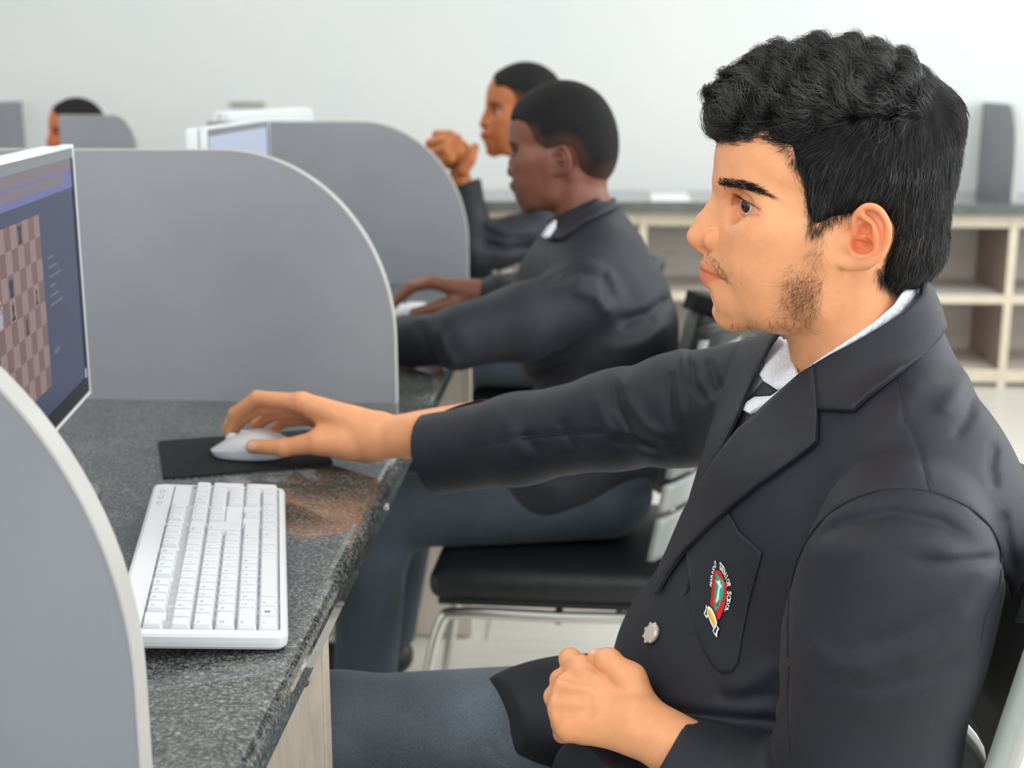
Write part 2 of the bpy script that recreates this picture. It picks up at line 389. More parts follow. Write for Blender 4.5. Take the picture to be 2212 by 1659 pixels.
M['socket'] = noisy('olive_grey_plastic', srgb(176, 178, 164), srgb(184, 186, 172), 9.0, .5)
M['screen'] = mat('screen_glass', srgb(40, 45, 62), 0.22, 0.5, emit=srgb(60, 68, 98), emit_s=0.45)
def emis(name, c, s=0.5, rough=.25): return mat(name, (c[0]*.35, c[1]*.35, c[2]*.35, 1), rough, 0.5, emit=c, emit_s=s)
def chess_screen(sc, q, u0, u1, a, b):
    W, H = u1-u0, b-a; V = []; F = []; MI = []
    mats = [emis('screen_bar_brown', srgb(128, 116, 124)), emis('screen_bar_violet', srgb(110, 112, 168)), emis('board_light', srgb(150, 126, 122)), emis('board_dark', srgb(122, 94, 92)),
            emis('piece_dark', srgb(40, 44, 60), .3), emis('piece_light', srgb(176, 168, 190)), emis('screen_text', srgb(122, 112, 128))]
    def poly(pts, mi, w): i = len(V); V.extend(q(u, w, z) for u, z in pts); F.append(tuple(range(i, i+len(pts)))); MI.append(mi)
    def rect(x0, x1, z0, z1, mi, w): poly([(x0, z0), (x1, z0), (x1, z1), (x0, z1)], mi, w)
    rect(u0, u1, b-.014, b, 0, -.0020); rect(u0, u1, b-.036, b-.014, 1, -.0020); rect(u0, u1-.045, b-.028, b-.0165, 0, -.0018)
    BR, BT = .306, 1.095; S = .0248                     # board top right corner, square size
    for r in range(8):
        for c in range(8): rect(BR-(c+1)*S, BR-c*S, BT-(r+1)*S, BT-r*S, 2 if (r+c) % 2 == 0 else 3, -.0020)
    shapes = {'pawn': [(-.28, 0), (.28, 0), (.22, .12), (.10, .25), (.07, .5), (.16, .62), (.0, .82), (-.16, .62), (-.07, .5), (-.10, .25), (-.22, .12)],
              'rook': [(-.32, 0), (.32, 0), (.3, .12), (.2, .2), (.18, .58), (.3, .66), (.3, .86), (.18, .86), (.18, .77), (.06, .77), (.06, .86), (-.06, .86), (-.06, .77), (-.18, .77), (-.18, .86), (-.3, .86), (-.3, .66), (-.18, .58), (-.2, .2), (-.3, .12)],
              'bishop': [(-.32, 0), (.32, 0), (.3, .1), (.12, .2), (.1, .34), (.2, .48), (.16, .66), (.04, .8), (.0, .92), (-.04, .8), (-.16, .66), (-.2, .48), (-.1, .34), (-.12, .2), (-.3, .1)],
              'queen': [(-.3, 0), (.3, 0), (.28, .12), (.2, .2), (.26, .4), (.4, .82), (.24, .62), (.2, .88), (.08, .62), (0, .92), (-.08, .62), (-.2, .88), (-.24, .62), (-.4, .82), (-.26, .4), (-.2, .2), (-.28, .12)],
              'king': [(-.3, 0), (.3, 0), (.27, .12), (.2, .2), (.36, .48), (.26, .66), (.08, .6), (.05, .72), (.14, .74), (.14, .82), (.05, .82), (.04, .92), (-.04, .92), (-.05, .82), (-.14, .82), (-.14, .74), (-.05, .72), (-.08, .6), (-.26, .66), (-.36, .48), (-.2, .2), (-.27, .12)]}
    def piece(kind, c, r, mi):
        x, z = BR-(c+.5)*S, BT-(r+.92)*S; poly([(x+px_*S*.9, z+pz_*S*.9) for px_, pz_ in shapes[kind]], mi, -.0018)
    for k in (('rook', 3, 0, 4), ('queen', 5, 2, 4), ('pawn', 1, 3, 4), ('bishop', 5, 3, 4), ('pawn', 3, 4, 4), ('pawn', 7, 2, 5), ('king', 7, 3, 5)): piece(*k)
    for k in range(6): rect(BR+.025, BR+.055+.014*(k % 3), BT-.055-k*.011, BT-.055-k*.011+.0025, 6, -.0019)
    for k in range(5): rect(BR+.022+k*.006, BR+.0262+k*.006, a+.062, a+.069, 6, -.0019)
    o = mk('display_image', V, F, mats, sc); o.data.polygons.foreach_set('material_index', MI); tag(o, 'chess game shown on the screen')
    b2 = mk('sticker', [q(u1-.006, -.0015, a-.004), q(u1+.004, -.0015, a-.004), q(u1+.004, -.0015, a+.012), q(u1-.006, -.0015, a+.012)], [(0, 1, 2, 3)], M['white'], sc)
def plain_screen(sc, q, u0, u1, a, b):
    mk('display_image', [q(u0, -.0020, a), q(u1, -.0020, a), q(u1, -.0020, b), q(u0, -.0020, b)], [(0, 1, 2, 3)], emis('screen_pale_blue', srgb(178, 186, 208), .75), sc)
    W = u1-u0
    mk('dark_window', [q(u0+W*.45, -.0018, a), q(u1, -.0018, a), q(u1, -.0018, b-.095), q(u0+W*.80, -.0018, b-.12)], [(0, 1, 2, 3)], emis('screen_slate', srgb(88, 98, 118), .6), sc)
monitor('computer_monitor', (-.654, 1.674), (-.575, 1.182), .842, 1.163, 'white-framed monitor showing a chess board, beside the white keyboard', M['white_paint'], chess_screen, 'chrome')
monitor('computer_monitor', (-.675, 2.80), (-.672, 2.33), .842, 1.158, 'white-framed monitor with a pale blue screen rising behind the middle partition', M['white_paint'], plain_screen, True, .014)
monitor('computer_monitor', (-.815, 3.75), (-.925, 3.27), .842, 1.158, 'white monitor seen from behind above the farthest booth partition of the row', M['white_paint'], None, True, .014, flip=True)
ws = thing('wall_socket', (*PY(535, 224, 5.94)[:2], PY(535, 224, 5.94)[2]), 'narrow olive-grey socket strip fixed to the white back wall', 'socket')
_c = PY(535, 224, 5.94); box('plate', (_c[0]-.075, 5.932, _c[2]-.011), (_c[0]+.075, 5.9499, _c[2]+.011), M['socket'], ws, .003); 
for _k in (-1, 1): box('socket_face', (_c[0]+_k*.035-.02, 5.929, _c[2]-.007), (_c[0]+_k*.035+.02, 5.9318, _c[2]+.007), M['band'], ws, .001)

# ================================================================ keyboard
def keyboard(loc, yaw, tilt, label):
    kb = thing('computer_keyboard', loc, label, 'keyboard', rotz=yaw)
    L, D, u = 0.440, 0.152, 0.01905
    kb.rotation_euler = Matrix.Rotation(tilt, 3, 'X').to_euler() if False else kb.rotation_euler
    kb.rotation_euler = (Matrix.Rotation(yaw, 3, 'Z') @ Matrix.Rotation(tilt, 3, 'X')).to_euler()
    def rr(L0, L1, D0, D1, r, z, n=5):
        P = []
        for cx_, cy_, a0 in ((L1-r, D1-r, 0), (L0+r, D1-r, 90), (L0+r, D0+r, 180), (L1-r, D0+r, 270)):
            for k in range(n+1):
                a = math.radians(a0+90*k/n); P.append((cx_+r*math.cos(a), cy_+r*math.sin(a), z))
        return P
    rings = [rr(.003, L-.003, .003, D-.003, .009, .000), rr(.0005, L-.0005, .0005, D-.0005, .010, .003), rr(0, L, 0, D, .010, .007), rr(0, L, 0, D, .010, .012), rr(.0015, L-.0015, .0015, D-.0015, .0095, .0145), rr(.004, L-.004, .004, D-.004, .009, .0155), rr(.009, L-.009, .007, D-.024, .004, .0155), rr(.0095, L-.0095, .0075, D-.0245, .004, .0128)]
    n = len(rings[0]); V = [p for r in rings for p in r]; F = [tuple(range(n))[::-1]]
    for i in range(len(rings)-1):
        for k in range(n): F.append((i*n+k, i*n+(k+1) % n, (i+1)*n+(k+1) % n, (i+1)*n+k))
    F.append(tuple((len(rings)-1)*n+k for k in range(n)))
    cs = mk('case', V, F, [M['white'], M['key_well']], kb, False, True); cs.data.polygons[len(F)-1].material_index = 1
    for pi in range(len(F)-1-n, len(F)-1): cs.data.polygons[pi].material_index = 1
    for x in (.06, L-.06): box('foot', (x-.012, D-.020, -.0140), (x+.012, D-.015, .001), M['white'], kb, .001, True)
    for x in (.05, L-.05): box('rubber_foot', (x-.012, .004, -.0016), (x+.012, .010, .001), M['black_plastic'], kb, 0, True)
    km = {}
    def keymesh(w, h):
        k = (round(w, 2), round(h, 2))
        if k not in km:
            ww, hh = w*u-.0012, h*u-.0012
            def ring(ix, iy0, iy1, z, c):
                x0, x1, y0, y1 = ix, ww-ix, iy0, hh-iy1
                return [(x0+c, y0, z), (x1-c, y0, z), (x1, y0+c, z), (x1, y1-c, z), (x1-c, y1, z), (x0+c, y1, z), (x0, y1-c, z), (x0, y0+c, z)]
            R = [ring(0, 0, 0, 0, .001), ring(.0018, .0020, .0012, .0062, .0016), ring(.0026, .0028, .002, .0068, .0018)]
            V = [p for r in R for p in r]; F = []
            for i in range(2):
                for j in range(8): F.append((i*8+j, i*8+(j+1) % 8, (i+1)*8+(j+1) % 8, (i+1)*8+j))
            F.append(tuple(16+j for j in range(8)))
            me = bpy.data.meshes.new('key'); me.from_pydata(V, [], F); me.materials.append(M['white']); me.update(); km[k] = me
        return km[k]
    tm = {}
    def textmesh(s, size):
        k = (s, size)
        if k not in tm:
            cu = bpy.data.curves.new('legend', 'FONT'); cu.body = s; cu.size = size; cu.resolution_u = 1; cu.align_x = 'LEFT'; cu.space_line = 0.85
            to = bpy.data.objects.new('legend', cu); me = bpy.data.meshes.new_from_object(to); bpy.data.objects.remove(to); me.name = 'legend'
            me.materials.clear(); me.materials.append(M['legend']); tm[k] = me
        return tm[k]
    X0, Y0 = .0105, .0085
    def key(x, y, w, s, h=1.0, big=False):
        o = bpy.data.objects.new('key', keymesh(w, h)); COL.objects.link(o); o.location = (X0+x*u, Y0+y*u, .0128); setparent(o, kb, True)
        if s:
            size = .0052 if len(s.replace('\n', '')) <= 2 and '\n' not in s else (.0040 if '\n' in s and max(map(len, s.split('\n'))) < 3 else .0030)
            t = bpy.data.objects.new('legend', textmesh(s, size)); COL.objects.link(t)
            t.location = (.0038, h*u-.0012-.0030-size*.8, .00685); setparent(t, o, True)
    def row(x, y, items):
        for it in items:
            s, w = it if isinstance(it, tuple) else (it, 1.0)
            if s is not None: key(x, y, w, s)
            x += w
    fy = 5.25
    row(0, fy, ['Esc', (None, 1), 'F1', 'F2', 'F3', 'F4', (None, .5), 'F5', 'F6', 'F7', 'F8', (None, .5), 'F9', 'F10', 'F11', 'F12', (None, .25), 'PrtSc', 'ScrLk', 'Pause'])
    row(0, 4, ['~\n`', '!\n1', '@\n2', '#\n3', '$\n4', '%\n5', '^\n6', '&\n7', '*\n8', '(\n9', ')\n0', '_\n-', '+\n=', ('Backspace', 2), (None, .25), 'Ins', 'Home', 'PgUp', (None, .25), 'Num\nLock', '/', '*', '-'])
    row(0, 3, [('Tab', 1.5)]+list('QWERTYUIOP')+['{\n[', '}\n]', (None, 1.5), (None, .25), 'Del', 'End', 'PgDn', (None, .25), '7', '8', '9'])
    key(13.5, 2, 1.5, 'Enter', 2.0)
    row(0, 2, [('Caps\nLock', 1.75)]+list('ASDFGHJKL')+[':\n;', ('"\n\'', 1), ('|\n\\', .75)])
    row(18.5, 2, ['4', '5', '6'])
    row(0, 1, [('Shift', 2.25)]+list('ZXCVBNM')+['<\n,', '>\n.', '?\n/', ('Shift', 2.75), (None, 1.25), '\u2191'])
    row(18.5, 1, ['1', '2', '3'])
    row(0, 0, [('Ctrl', 1.25), ('', 1.25), ('Alt', 1.25), ('', 6.25), ('Alt', 1.25), ('', 1.25), ('Fn', 1.25), ('Ctrl', 1.25), (None, .25), '\u2190', '\u2193', '\u2192', (None, .25), ('0', 2), '.'])
    for x0, x1, y0, y1 in ((15.2, 18.3, 2.05, 2.98), (15.2, 16.22, 1.02, 2.0), (17.28, 18.3, 1.02, 2.0), (18.4, 22.1, 5.2, 6.2), (1.05, 1.95, 5.2, 6.2), (6.05, 6.45, 5.2, 6.2), (10.55, 10.95, 5.2, 6.2)): box('case_plate', (X0+x0*u, Y0+y0*u, .0120), (X0+x1*u, Y0+y1*u, .0154), M['white'], kb, .0008, True, 1)
    key(21.5, 2, 1, '+', 2.0); key(21.5, 0, 1, 'Enter', 2.0)
    V = []; F = []
    for i in range(2):
        for j in range(2):
            a = len(V); x, y = X0+1.55*u+i*.0026, Y0+.42*u+j*.0026
            V += [(x, y, .0128+.00685), (x+.0022, y, .0128+.00685), (x+.0022, y+.0022, .0128+.00685), (x, y+.0022, .0128+.00685)]; F.append((a, a+1, a+2, a+3))
    mk('window_mark', V, F, M['legend'], kb, False, True)
    V = []; F = []
    for k in range(3):                                             # lock lights: small outlined icons
        x, y = L-.080+k*.022, D-.0145
        for (x0, x1, y0, y1) in ((0, .009, 0, .0006), (0, .009, .0044, .005), (0, .0006, 0, .005), (.0084, .009, 0, .005), (-.004, -.0025, .0018, .0032)):
            a = len(V); V += [(x+x0, y+y0, .01565), (x+x1, y+y0, .01565), (x+x1, y+y1, .01565), (x+x0, y+y1, .01565)]; F.append((a, a+1, a+2, a+3))
    mk('lock_icons', V, F, M['legend'], kb, False, True)
    return kb
kfl = PZ(620, 1366, .770)                                         # front corner of the keyboard nearest the desk edge
kfr = PZ(613, 1046, .770)
kyaw = math.atan2(kfr[1]-kfl[1], kfr[0]-kfl[0])
keyboard((kfl[0], kfl[1], DZ+.0022), kyaw, math.radians(5.0), 'white full-size keyboard lying at the granite desk edge')

# ================================================================ mouse mat and mice
mp = np.array(PZ(352, 1031, DZ+.003)); ang = math.radians(20)
mm = thing('mouse_mat', (mp[0], mp[1], DZ), 'thin black cloth mouse mat under the white mouse', 'mouse mat', rotz=ang)
pts = []
for cx_, cy_, a0 in ((.207, .172, 0), (.010, .172, 90), (.010, .010, 180), (.207, .010, 270)):
    for k in range(6): a = math.radians(a0+18*k); pts.append((cx_+.010*math.cos(a), cy_+.010*math.sin(a), 0.0003))
prism('cloth', pts, (0, 0, .0022), M['black_fabric'], mm, True)
prism('rubber_base', [(x*.999+.0001, y*.999+.0001, .0001) for x, y, z in pts], (0, 0, .0003), M['black_plastic'], mm, True)
def mouse(loc, yaw, label, L=.107, Wd=.060, Hh=.040):
    """local +x is the front of the mouse"""
    o = thing('computer_mouse', loc, label, 'mouse', rotz=yaw)
    na, nl = 44, 12
    def out(t, s):                                                # plan outline
        c, sn = math.cos(t), math.sin(t)
        return np.array([L/2*math.copysign(abs(c)**.86, c)*s, (Wd/2)*(1-.10*c)*math.copysign(abs(sn)**.9, sn)*s])
    def top(x):                                                    # crest height along the length, peak behind the middle
        k = (x/(L/2)+0.18)
        return Hh*max(0.0, 1-.42*abs(k)**2.0)-.004
    V = []; F = []
    for z, s in ((0.0010, .90), (.003, .955), (.008, .985), (.0135, 1.0)): V += [(*out(2*math.pi*k/na, s), z+(.004 if z > .01 else 0)*(-math.cos(2*math.pi*k/na))) for k in range(na)]
    for i in range(3):
        for k in range(na): F.append((i*na+k, i*na+(k+1) % na, (i+1)*na+(k+1) % na, (i+1)*na+k))
    F.append(tuple(range(na))[::-1])
    mk('base', V, F, M['mouse_side'], o, True, True)
    V = []; F = []
    for i in range(nl):
        ph = (math.pi/2)*i/(nl-1); s = math.cos(ph)**.72*1.012 if i < nl-1 else 0
        for k in range(na):
            t = 2*math.pi*k/na; p = out(t, max(s, .001)); rim = .0135-.004*math.cos(t)
            V.append((p[0], p[1], rim+(max(top(p[0]), rim+.003)-rim)*math.sin(ph)**1.05))
    for i in range(nl-1):
        for k in range(na): F.append((i*na+k, i*na+(k+1) % na, (i+1)*na+(k+1) % na, (i+1)*na+k))
    mk('shell', V, F, M['white'], o, True, True)
    c = np.array([L*.24, 0, top(L*.24)-.004]); V, F = tube_vf([c+(0, -.003, 0), c+(0, .003, 0)], .0078, 20); mk('scroll_wheel', V, F, M['white_paint'], o, True, True)
    box('button', (.002, -.004, top(.006)-.0035), (.013, .004, top(.006)+.0012), M['white'], o, .001, True)
    return o
mf, mb_ = PZ(456, 985, DZ+.006), PZ(622, 985, DZ+.006)
mc = (mf+mb_)/2; myaw = math.atan2(mf[1]-mb_[1], mf[0]-mb_[0])
mouse((mc[0], mc[1]+.012, DZ+.0026), myaw, 'white wireless mouse on the black mouse mat')
m2 = PZ(893, 680, DZ+.01)
mouse((m2[0], m2[1], DZ+.0006), math.radians(172), 'white mouse on the granite under the hand of the short-haired boy')

# ================================================================ chairs
def chair(x, y, rot, label, seat_z=.445, hb=1.0):
    """local -x is where the sitter faces; origin on the floor under the seat centre"""
    o = thing('visitor_chair', (x, y, 0), label, 'chair', rotz=rot)
    bm = bmesh.new(); bm_box(bm, (-.225, -.215, seat_z-.055), (.205, .215, seat_z), .024, 4)
    from_bm('seat', bm, M['vinyl'], o, True, True)
    box('seat_pan', (-.21, -.20, seat_z-.066), (.19, .20, seat_z-.054), M['black_plastic'], o, .003, True)
    for s in (-1, 1):
        yy = s*.205
        tube('leg', catmull([(.235, yy, .0), (.225, yy, .18), (.19, yy, seat_z-.10), (.150, yy, seat_z-.078), (0, yy, seat_z-.078), (-.165, yy, seat_z-.078), (-.205, yy, seat_z-.10), (-.235, yy, .18), (-.262, yy, .0)], 6), .0105, M['chrome'], o, 10, True)
        tube('back_post', catmull([(.10, s*.19, seat_z-.07), (.205, s*.19, seat_z-.03), (.235, s*.19, seat_z+.12*hb), (.215+.07*hb, s*.185, seat_z+.40*hb)], 6), .009, M['chrome'], o, 10, True)
        tube('stretcher', [(.0, -.205*s, seat_z-.086), (0, 0, seat_z-.086)], .008, M['chrome'], o, 8, True)
    # backrest: curved silver shell of slats with a dark pad in front
    def bx(z): t = (z-seat_z)/.42; return .215+.075*t+.01*t*t
    def strip(nm, z0, z1, m, th, off, w, n=12, par=o):
        V = []; F = []
        zs = np.linspace(z0, z1, 6)
        for side in (0, 1):
            for z in zs:
                for k in range(n+1):
                    yy = -w+2*w*k/n; c = .075*(yy/.21)**2
                    V.append((bx(z)-c+off+(th if side else 0), yy, z))
        r = n+1; R = len(zs)
        for side in (0, 1):
            b0 = side*r*R
            for i in range(R-1):
                for k in range(n):
                    f = (b0+i*r+k, b0+i*r+k+1, b0+(i+1)*r+k+1, b0+(i+1)*r+k); F.append(f if side else f[::-1])
        B = r*R
        for k in range(n): F.append((k, k+1, B+k+1, B+k)); F.append(((R-1)*r+k, B+(R-1)*r+k, B+(R-1)*r+k+1, (R-1)*r+k+1))
        for i in range(R-1): F.append((i*r, B+i*r, B+(i+1)*r, (i+1)*r)); F.append((i*r+n, (i+1)*r+n, B+(i+1)*r+n, B+i*r+n))
        return mk(nm, V, F, m, par, True, True)
    seat_z0 = seat_z; R_ = lambda v: seat_z0+v*hb
    strip('back_slat', R_(.03), R_(.105), M['silver_plastic'], .012, .004, .21)
    strip('back_slat', R_(.118), R_(.165), M['silver_plastic'], .012, .004, .212)
    strip('back_slat', R_(.178), R_(.412), M['silver_plastic'], .012, .004, .212)
    strip('back_cap', R_(.395), R_(.430), M['vinyl'], .030, -.012, .205)
    strip('back_pad', R_(.20), R_(.393), M['vinyl'], .013, -.010, .16)
    return o
chair(0.130, 1.21, math.radians(-3), 'chair with a silver slatted back under the boy holding the white mouse', .440, 1.0)
chair(-0.045, 2.37, math.radians(-2), 'black padded chair on bent chrome tubes under the boy with close-cropped hair', .415)
chair(-0.105, 3.62, math.radians(-2), 'black padded chair under the girl at the far booth', .415, .8)
# ================================================================ implicit-surface modelling
def smin(a, b, k):
    if k <= 0: return np.minimum(a, b)
    h = np.maximum(k-np.abs(a-b), 0.0)/k
    return np.minimum(a, b)-h*h*k*0.25
def smax(a, b, k): return -smin(-a, -b, k)
def rot_axes(rx=0, ry=0, rz=0):
    return np.array((Matrix.Rotation(math.radians(rz), 3, 'Z') @ Matrix.Rotation(math.radians(ry), 3, 'Y') @ Matrix.Rotation(math.radians(rx), 3, 'X')))
def Ell(c, r, R=None):
    c = np.asarray(c, float); r = np.asarray(r, float)
    def f(p):
        q = p-c
        if R is not None: q = q @ R
        a = q/r; k0 = np.sqrt((a*a).sum(1)); b = a/r; k1 = np.sqrt((b*b).sum(1))+1e-9
        return k0*(k0-1.0)/k1
    return f
def Cone(a, b, ra, rb):
    """tapered capsule"""
    a = np.asarray(a, float); b = np.asarray(b, float); d = b-a; L2 = float(d@d)+1e-12
    def f(p):
        t = np.clip(((p-a) @ d)/L2, 0, 1)
        return np.sqrt((((p-a)-t[:, None]*d)**2).sum(1))-(ra+(rb-ra)*t)
    return f
def Chain(pts, rads, k=0.0):
    fs = [Cone(pts[i], pts[i+1], rads[i], rads[i+1]) for i in range(len(pts)-1)]
    def f(p):
        d = fs[0](p)
        for g in fs[1:]: d = smin(d, g(p), k)
        return d
    return f
def FlatCone(a, b, ra, rb, up, sq):
    """tapered capsule squashed by sq along 'up'"""
    a = np.asarray(a, float); b = np.asarray(b, float); up = np.asarray(up, float); ax = (b-a)/np.linalg.norm(b-a)
    up = up-ax*(up@ax); up /= np.linalg.norm(up); g = Cone(a, b, ra, rb)
    def f(p):
        h = ((p-a) @ up); return g(p+np.outer(h*(1/sq-1), up))*min(1, sq+.15)
    return f
def RBox(c, half, r, R=None):
    c = np.asarray(c, float); half = np.asarray(half, float)
    def f(p):
        q = p-c
        if R is not None: q = q @ R
        q = np.abs(q)-half+r
        return np.sqrt((np.maximum(q, 0)**2).sum(1))+np.minimum(q.max(1), 0)-r
    return f
def Plane(o, n):
    o = np.asarray(o, float); n = np.asarray(n, float)/np.linalg.norm(n)
    return lambda p: (p-o) @ n
class Solid:
    def __init__(s, fold=None): s.ops = []; s.fold = fold
    def add(s, f, k=0.01): s.ops.append((0, f, k)); return s
    def sub(s, f, k=0.004): s.ops.append((1, f, k)); return s
    def cut(s, f, k=0.002): s.ops.append((2, f, k)); return s          # intersection
    def disp(s, f): s.ops.append((3, f, 0)); return s
    def __call__(s, p):
        if s.fold is not None: p = p.copy(); p[:, 1] = s.fold-np.abs(p[:, 1]-s.fold)
        d = None
        for op, f, k in s.ops:
            if op == 0: d = f(p) if d is None else smin(d, f(p), k)
            elif op == 1: d = smax(d, -f(p), k)
            elif op == 2: d = smax(d, f(p), k)
            else: d = d+f(p)
        return d
def polygonize(func, lo, hi, h, C=5, margin=1.5, relax=1, sym=None):
    """surface nets on a grid of step h, sampled only near the surface"""
    lo = np.asarray(lo, float); hi = np.asarray(hi, float)
    nc = np.ceil((hi-lo)/(h*C)).astype(int)+1
    H = h*C
    if sym is not None: lo = lo.copy(); nc[1] += nc[1] % 2; lo[1] = sym-h*(nc[1]*C-1)/2
    g = np.stack(np.meshgrid(*[lo[i]+H*(np.arange(nc[i])+0.5) for i in range(3)], indexing='ij'), -1).reshape(-1, 3)
    dc = func(g).reshape(nc)
    near = np.abs(dc) < H*margin*0.87
    if sym is not None: near[:, nc[1]//2:] = False
    n = nc*C
    D = np.repeat(np.repeat(np.repeat(dc.astype(np.float32), C, 0), C, 1), C, 2)
    ii, jj, kk = np.nonzero(near)
    off = np.stack(np.meshgrid(np.arange(C), np.arange(C), np.arange(C), indexing='ij'), -1).reshape(-1, 3)
    idx = (np.stack([ii, jj, kk], 1)[:, None, :]*C+off[None]).reshape(-1, 3)
    for s in range(0, len(idx), 400000):
        q = idx[s:s+400000]; D[q[:, 0], q[:, 1], q[:, 2]] = func(lo+h*q)
    if sym is not None: D[:, n[1]//2:] = D[:, :n[1]//2][:, ::-1]
    # surface nets
    ins = D < 0
    c = np.zeros(tuple(n-1), np.int8)
    for a in (0, 1):
        for b in (0, 1):
            for e in (0, 1): c += ins[a:n[0]-1+a, b:n[1]-1+b, e:n[2]-1+e]
    act = (c > 0) & (c < 8); ci = np.stack(np.nonzero(act), 1)
    vid = np.full(act.shape, -1, np.int64); vid[act] = np.arange(len(ci))
    acc = np.zeros((len(ci), 3)); cnt = np.zeros(len(ci))
    corners = [(a, b, e) for a in (0, 1) for b in (0, 1) for e in (0, 1)]
    val = {k: D[ci[:, 0]+k[0], ci[:, 1]+k[1], ci[:, 2]+k[2]].astype(float) for k in corners}
    for a in corners:
        for ax in range(3):
            if a[ax] == 0:
                b = list(a); b[ax] = 1; b = tuple(b); va, vb = val[a], val[b]; m = (va < 0) != (vb < 0)
                t = np.where(m, va/np.where(m, va-vb, 1), 0)
                pt = np.tile(np.array(a, float), (len(ci), 1)); pt[:, ax] = t
                acc[m] += pt[m]; cnt[m] += 1
    V = lo+h*(ci+acc/cnt[:, None])
    F = []
    for ax in range(3):
        o1, o2 = [(1, 2), (2, 0), (0, 1)][ax]
        sl0 = [slice(1, n[i]-1) for i in range(3)]; sl1 = list(sl0); sl0[ax] = slice(0, n[ax]-1); sl1[ax] = slice(1, n[ax])
        A = ins[tuple(sl0)]; B = ins[tuple(sl1)]
        e = np.stack(np.nonzero(A != B), 1); 
        if not len(e): continue
        flip = A[e[:, 0], e[:, 1], e[:, 2]]
        base = e.copy(); base += 1; base[:, ax] -= 1
        def cell(d1, d2):
            q = base.copy(); q[:, o1] -= d1; q[:, o2] -= d2; return vid[q[:, 0], q[:, 1], q[:, 2]]
        quad = np.stack([cell(1, 1), cell(0, 1), cell(0, 0), cell(1, 0)], 1)
        quad[~flip] = quad[~flip][:, ::-1]
        F.append(quad)
    F = np.concatenate(F); F = F[(F >= 0).all(1)]
    for _ in range(relax):                                       # pull vertices onto the true surface
        e = h*0.4; d0 = func(V); G = np.stack([func(V+np.eye(3)[i]*e)-d0 for i in range(3)], 1)/e
        g2 = np.maximum((G*G).sum(1), .2); V = V-G*(np.clip(d0, -h, h)/g2)[:, None]
    return V, F
def vattr(o, name, vals):
    a = o.data.attributes.new(name, 'FLOAT_COLOR', 'POINT'); v = np.ones((len(vals), 4), np.float32); v[:, :vals.shape[1]] = vals; a.data.foreach_set('color', v.ravel())
def in_poly(P, poly):
    P = np.asarray(P); poly = np.asarray(poly, float); x, y = P[:, 0], P[:, 1]; ins = np.zeros(len(P), bool); j = len(poly)-1
    for i in range(len(poly)):
        xi, yi = poly[i]; xj, yj = poly[j]
        ins ^= ((yi > y) != (yj > y)) & (x < (xj-xi)*(y-yi)/(yj-yi+1e-12)+xi); j = i
    return ins
def poly_dist(P, poly):
    """signed distance (inside negative) to a closed pixel polygon"""
    P = np.asarray(P, float); poly = np.asarray(poly, float); d = np.full(len(P), 1e9)
    for i in range(len(poly)):
        a, b = poly[i], poly[(i+1) % len(poly)]; ab = b-a; t = np.clip(((P-a) @ ab)/(ab@ab+1e-9), 0, 1)
        d = np.minimum(d, np.sqrt((((P-a)-t[:, None]*ab)**2).sum(1)))
    return np.where(in_poly(P, poly), -d, d)
def vnoise(p, s, seed=0):
    """cheap smooth noise, -1..1"""
    r = np.random.default_rng(seed); v = np.zeros(len(p))
    for i in range(5):
        w = r.normal(size=3)*s*(0.7+.35*i); v += np.sin(p @ w+r.uniform(0, 6.28))/(1+.35*i)
    return v/3.0
def bvh_of(V, F): return BVHTree.FromPolygons([tuple(v) for v in V.tolist()], [tuple(f) for f in F.tolist()])
def cast(bvh, px, py):
    h = bvh.ray_cast(Vector(CAM), Vector(ray(px, py)).normalized())
    return (np.array(h[0]), np.array(h[1])) if h[0] is not None else (None, None)
class Strands:
    """many fine hairs gathered into one mesh"""
    def __init__(s): s.V = []; s.F = []; s.n = 0; s.counts = []
    def add(s, path, r, sides=3):
        path = np.asarray(path, float); m = len(path)
        T = np.gradient(path, axis=0); T /= np.linalg.norm(T, axis=1)[:, None]+1e-12
        a = np.array([.3, .5, .81]); N = np.cross(T, a); N /= np.linalg.norm(N, axis=1)[:, None]+1e-9; B = np.cross(T, N)
        rad = r*np.linspace(1.0, .35, m)
        for k in range(sides):
            an = 2*math.pi*k/sides; s.V.append(path+rad[:, None]*(N*math.cos(an)+B*math.sin(an)))
        b = s.n
        i = np.arange(m-1)
        for k in range(sides):
            k2 = (k+1) % sides; s.F.append(np.stack([b+k*m+i, b+k2*m+i, b+k2*m+i+1, b+k*m+i+1], 1))
        s.n += sides*m
    def add_many(s, P, r, sides=3):
        """P: (N, m, 3) paths, r: (N,) radii"""
        N_, m = P.shape[:2]; T = np.gradient(P, axis=1); T /= np.linalg.norm(T, axis=2)[..., None]+1e-12
        N = np.cross(T, np.array([.3, .5, .81])); N /= np.linalg.norm(N, axis=2)[..., None]+1e-9; B = np.cross(T, N)
        rad = np.asarray(r)[:, None]*np.linspace(1.0, .35, m)[None]
        V = np.stack([P+rad[..., None]*(N*math.cos(2*math.pi*k/sides)+B*math.sin(2*math.pi*k/sides)) for k in range(sides)], 1)   # N, sides, m, 3
        idx = s.n+np.arange(N_*sides*m).reshape(N_, sides, m)
        nx = np.roll(idx, -1, 1)
        s.F.append(np.stack([idx[:, :, :-1], nx[:, :, :-1], nx[:, :, 1:], idx[:, :, 1:]], -1).reshape(-1, 4)); s.V.append(V.reshape(-1, 3)); s.n += N_*sides*m; s.counts.append((N_, sides*m))
    def build(s, name, m, parent):
        return mk(name, np.concatenate(s.V), np.concatenate(s.F), m, parent, True)
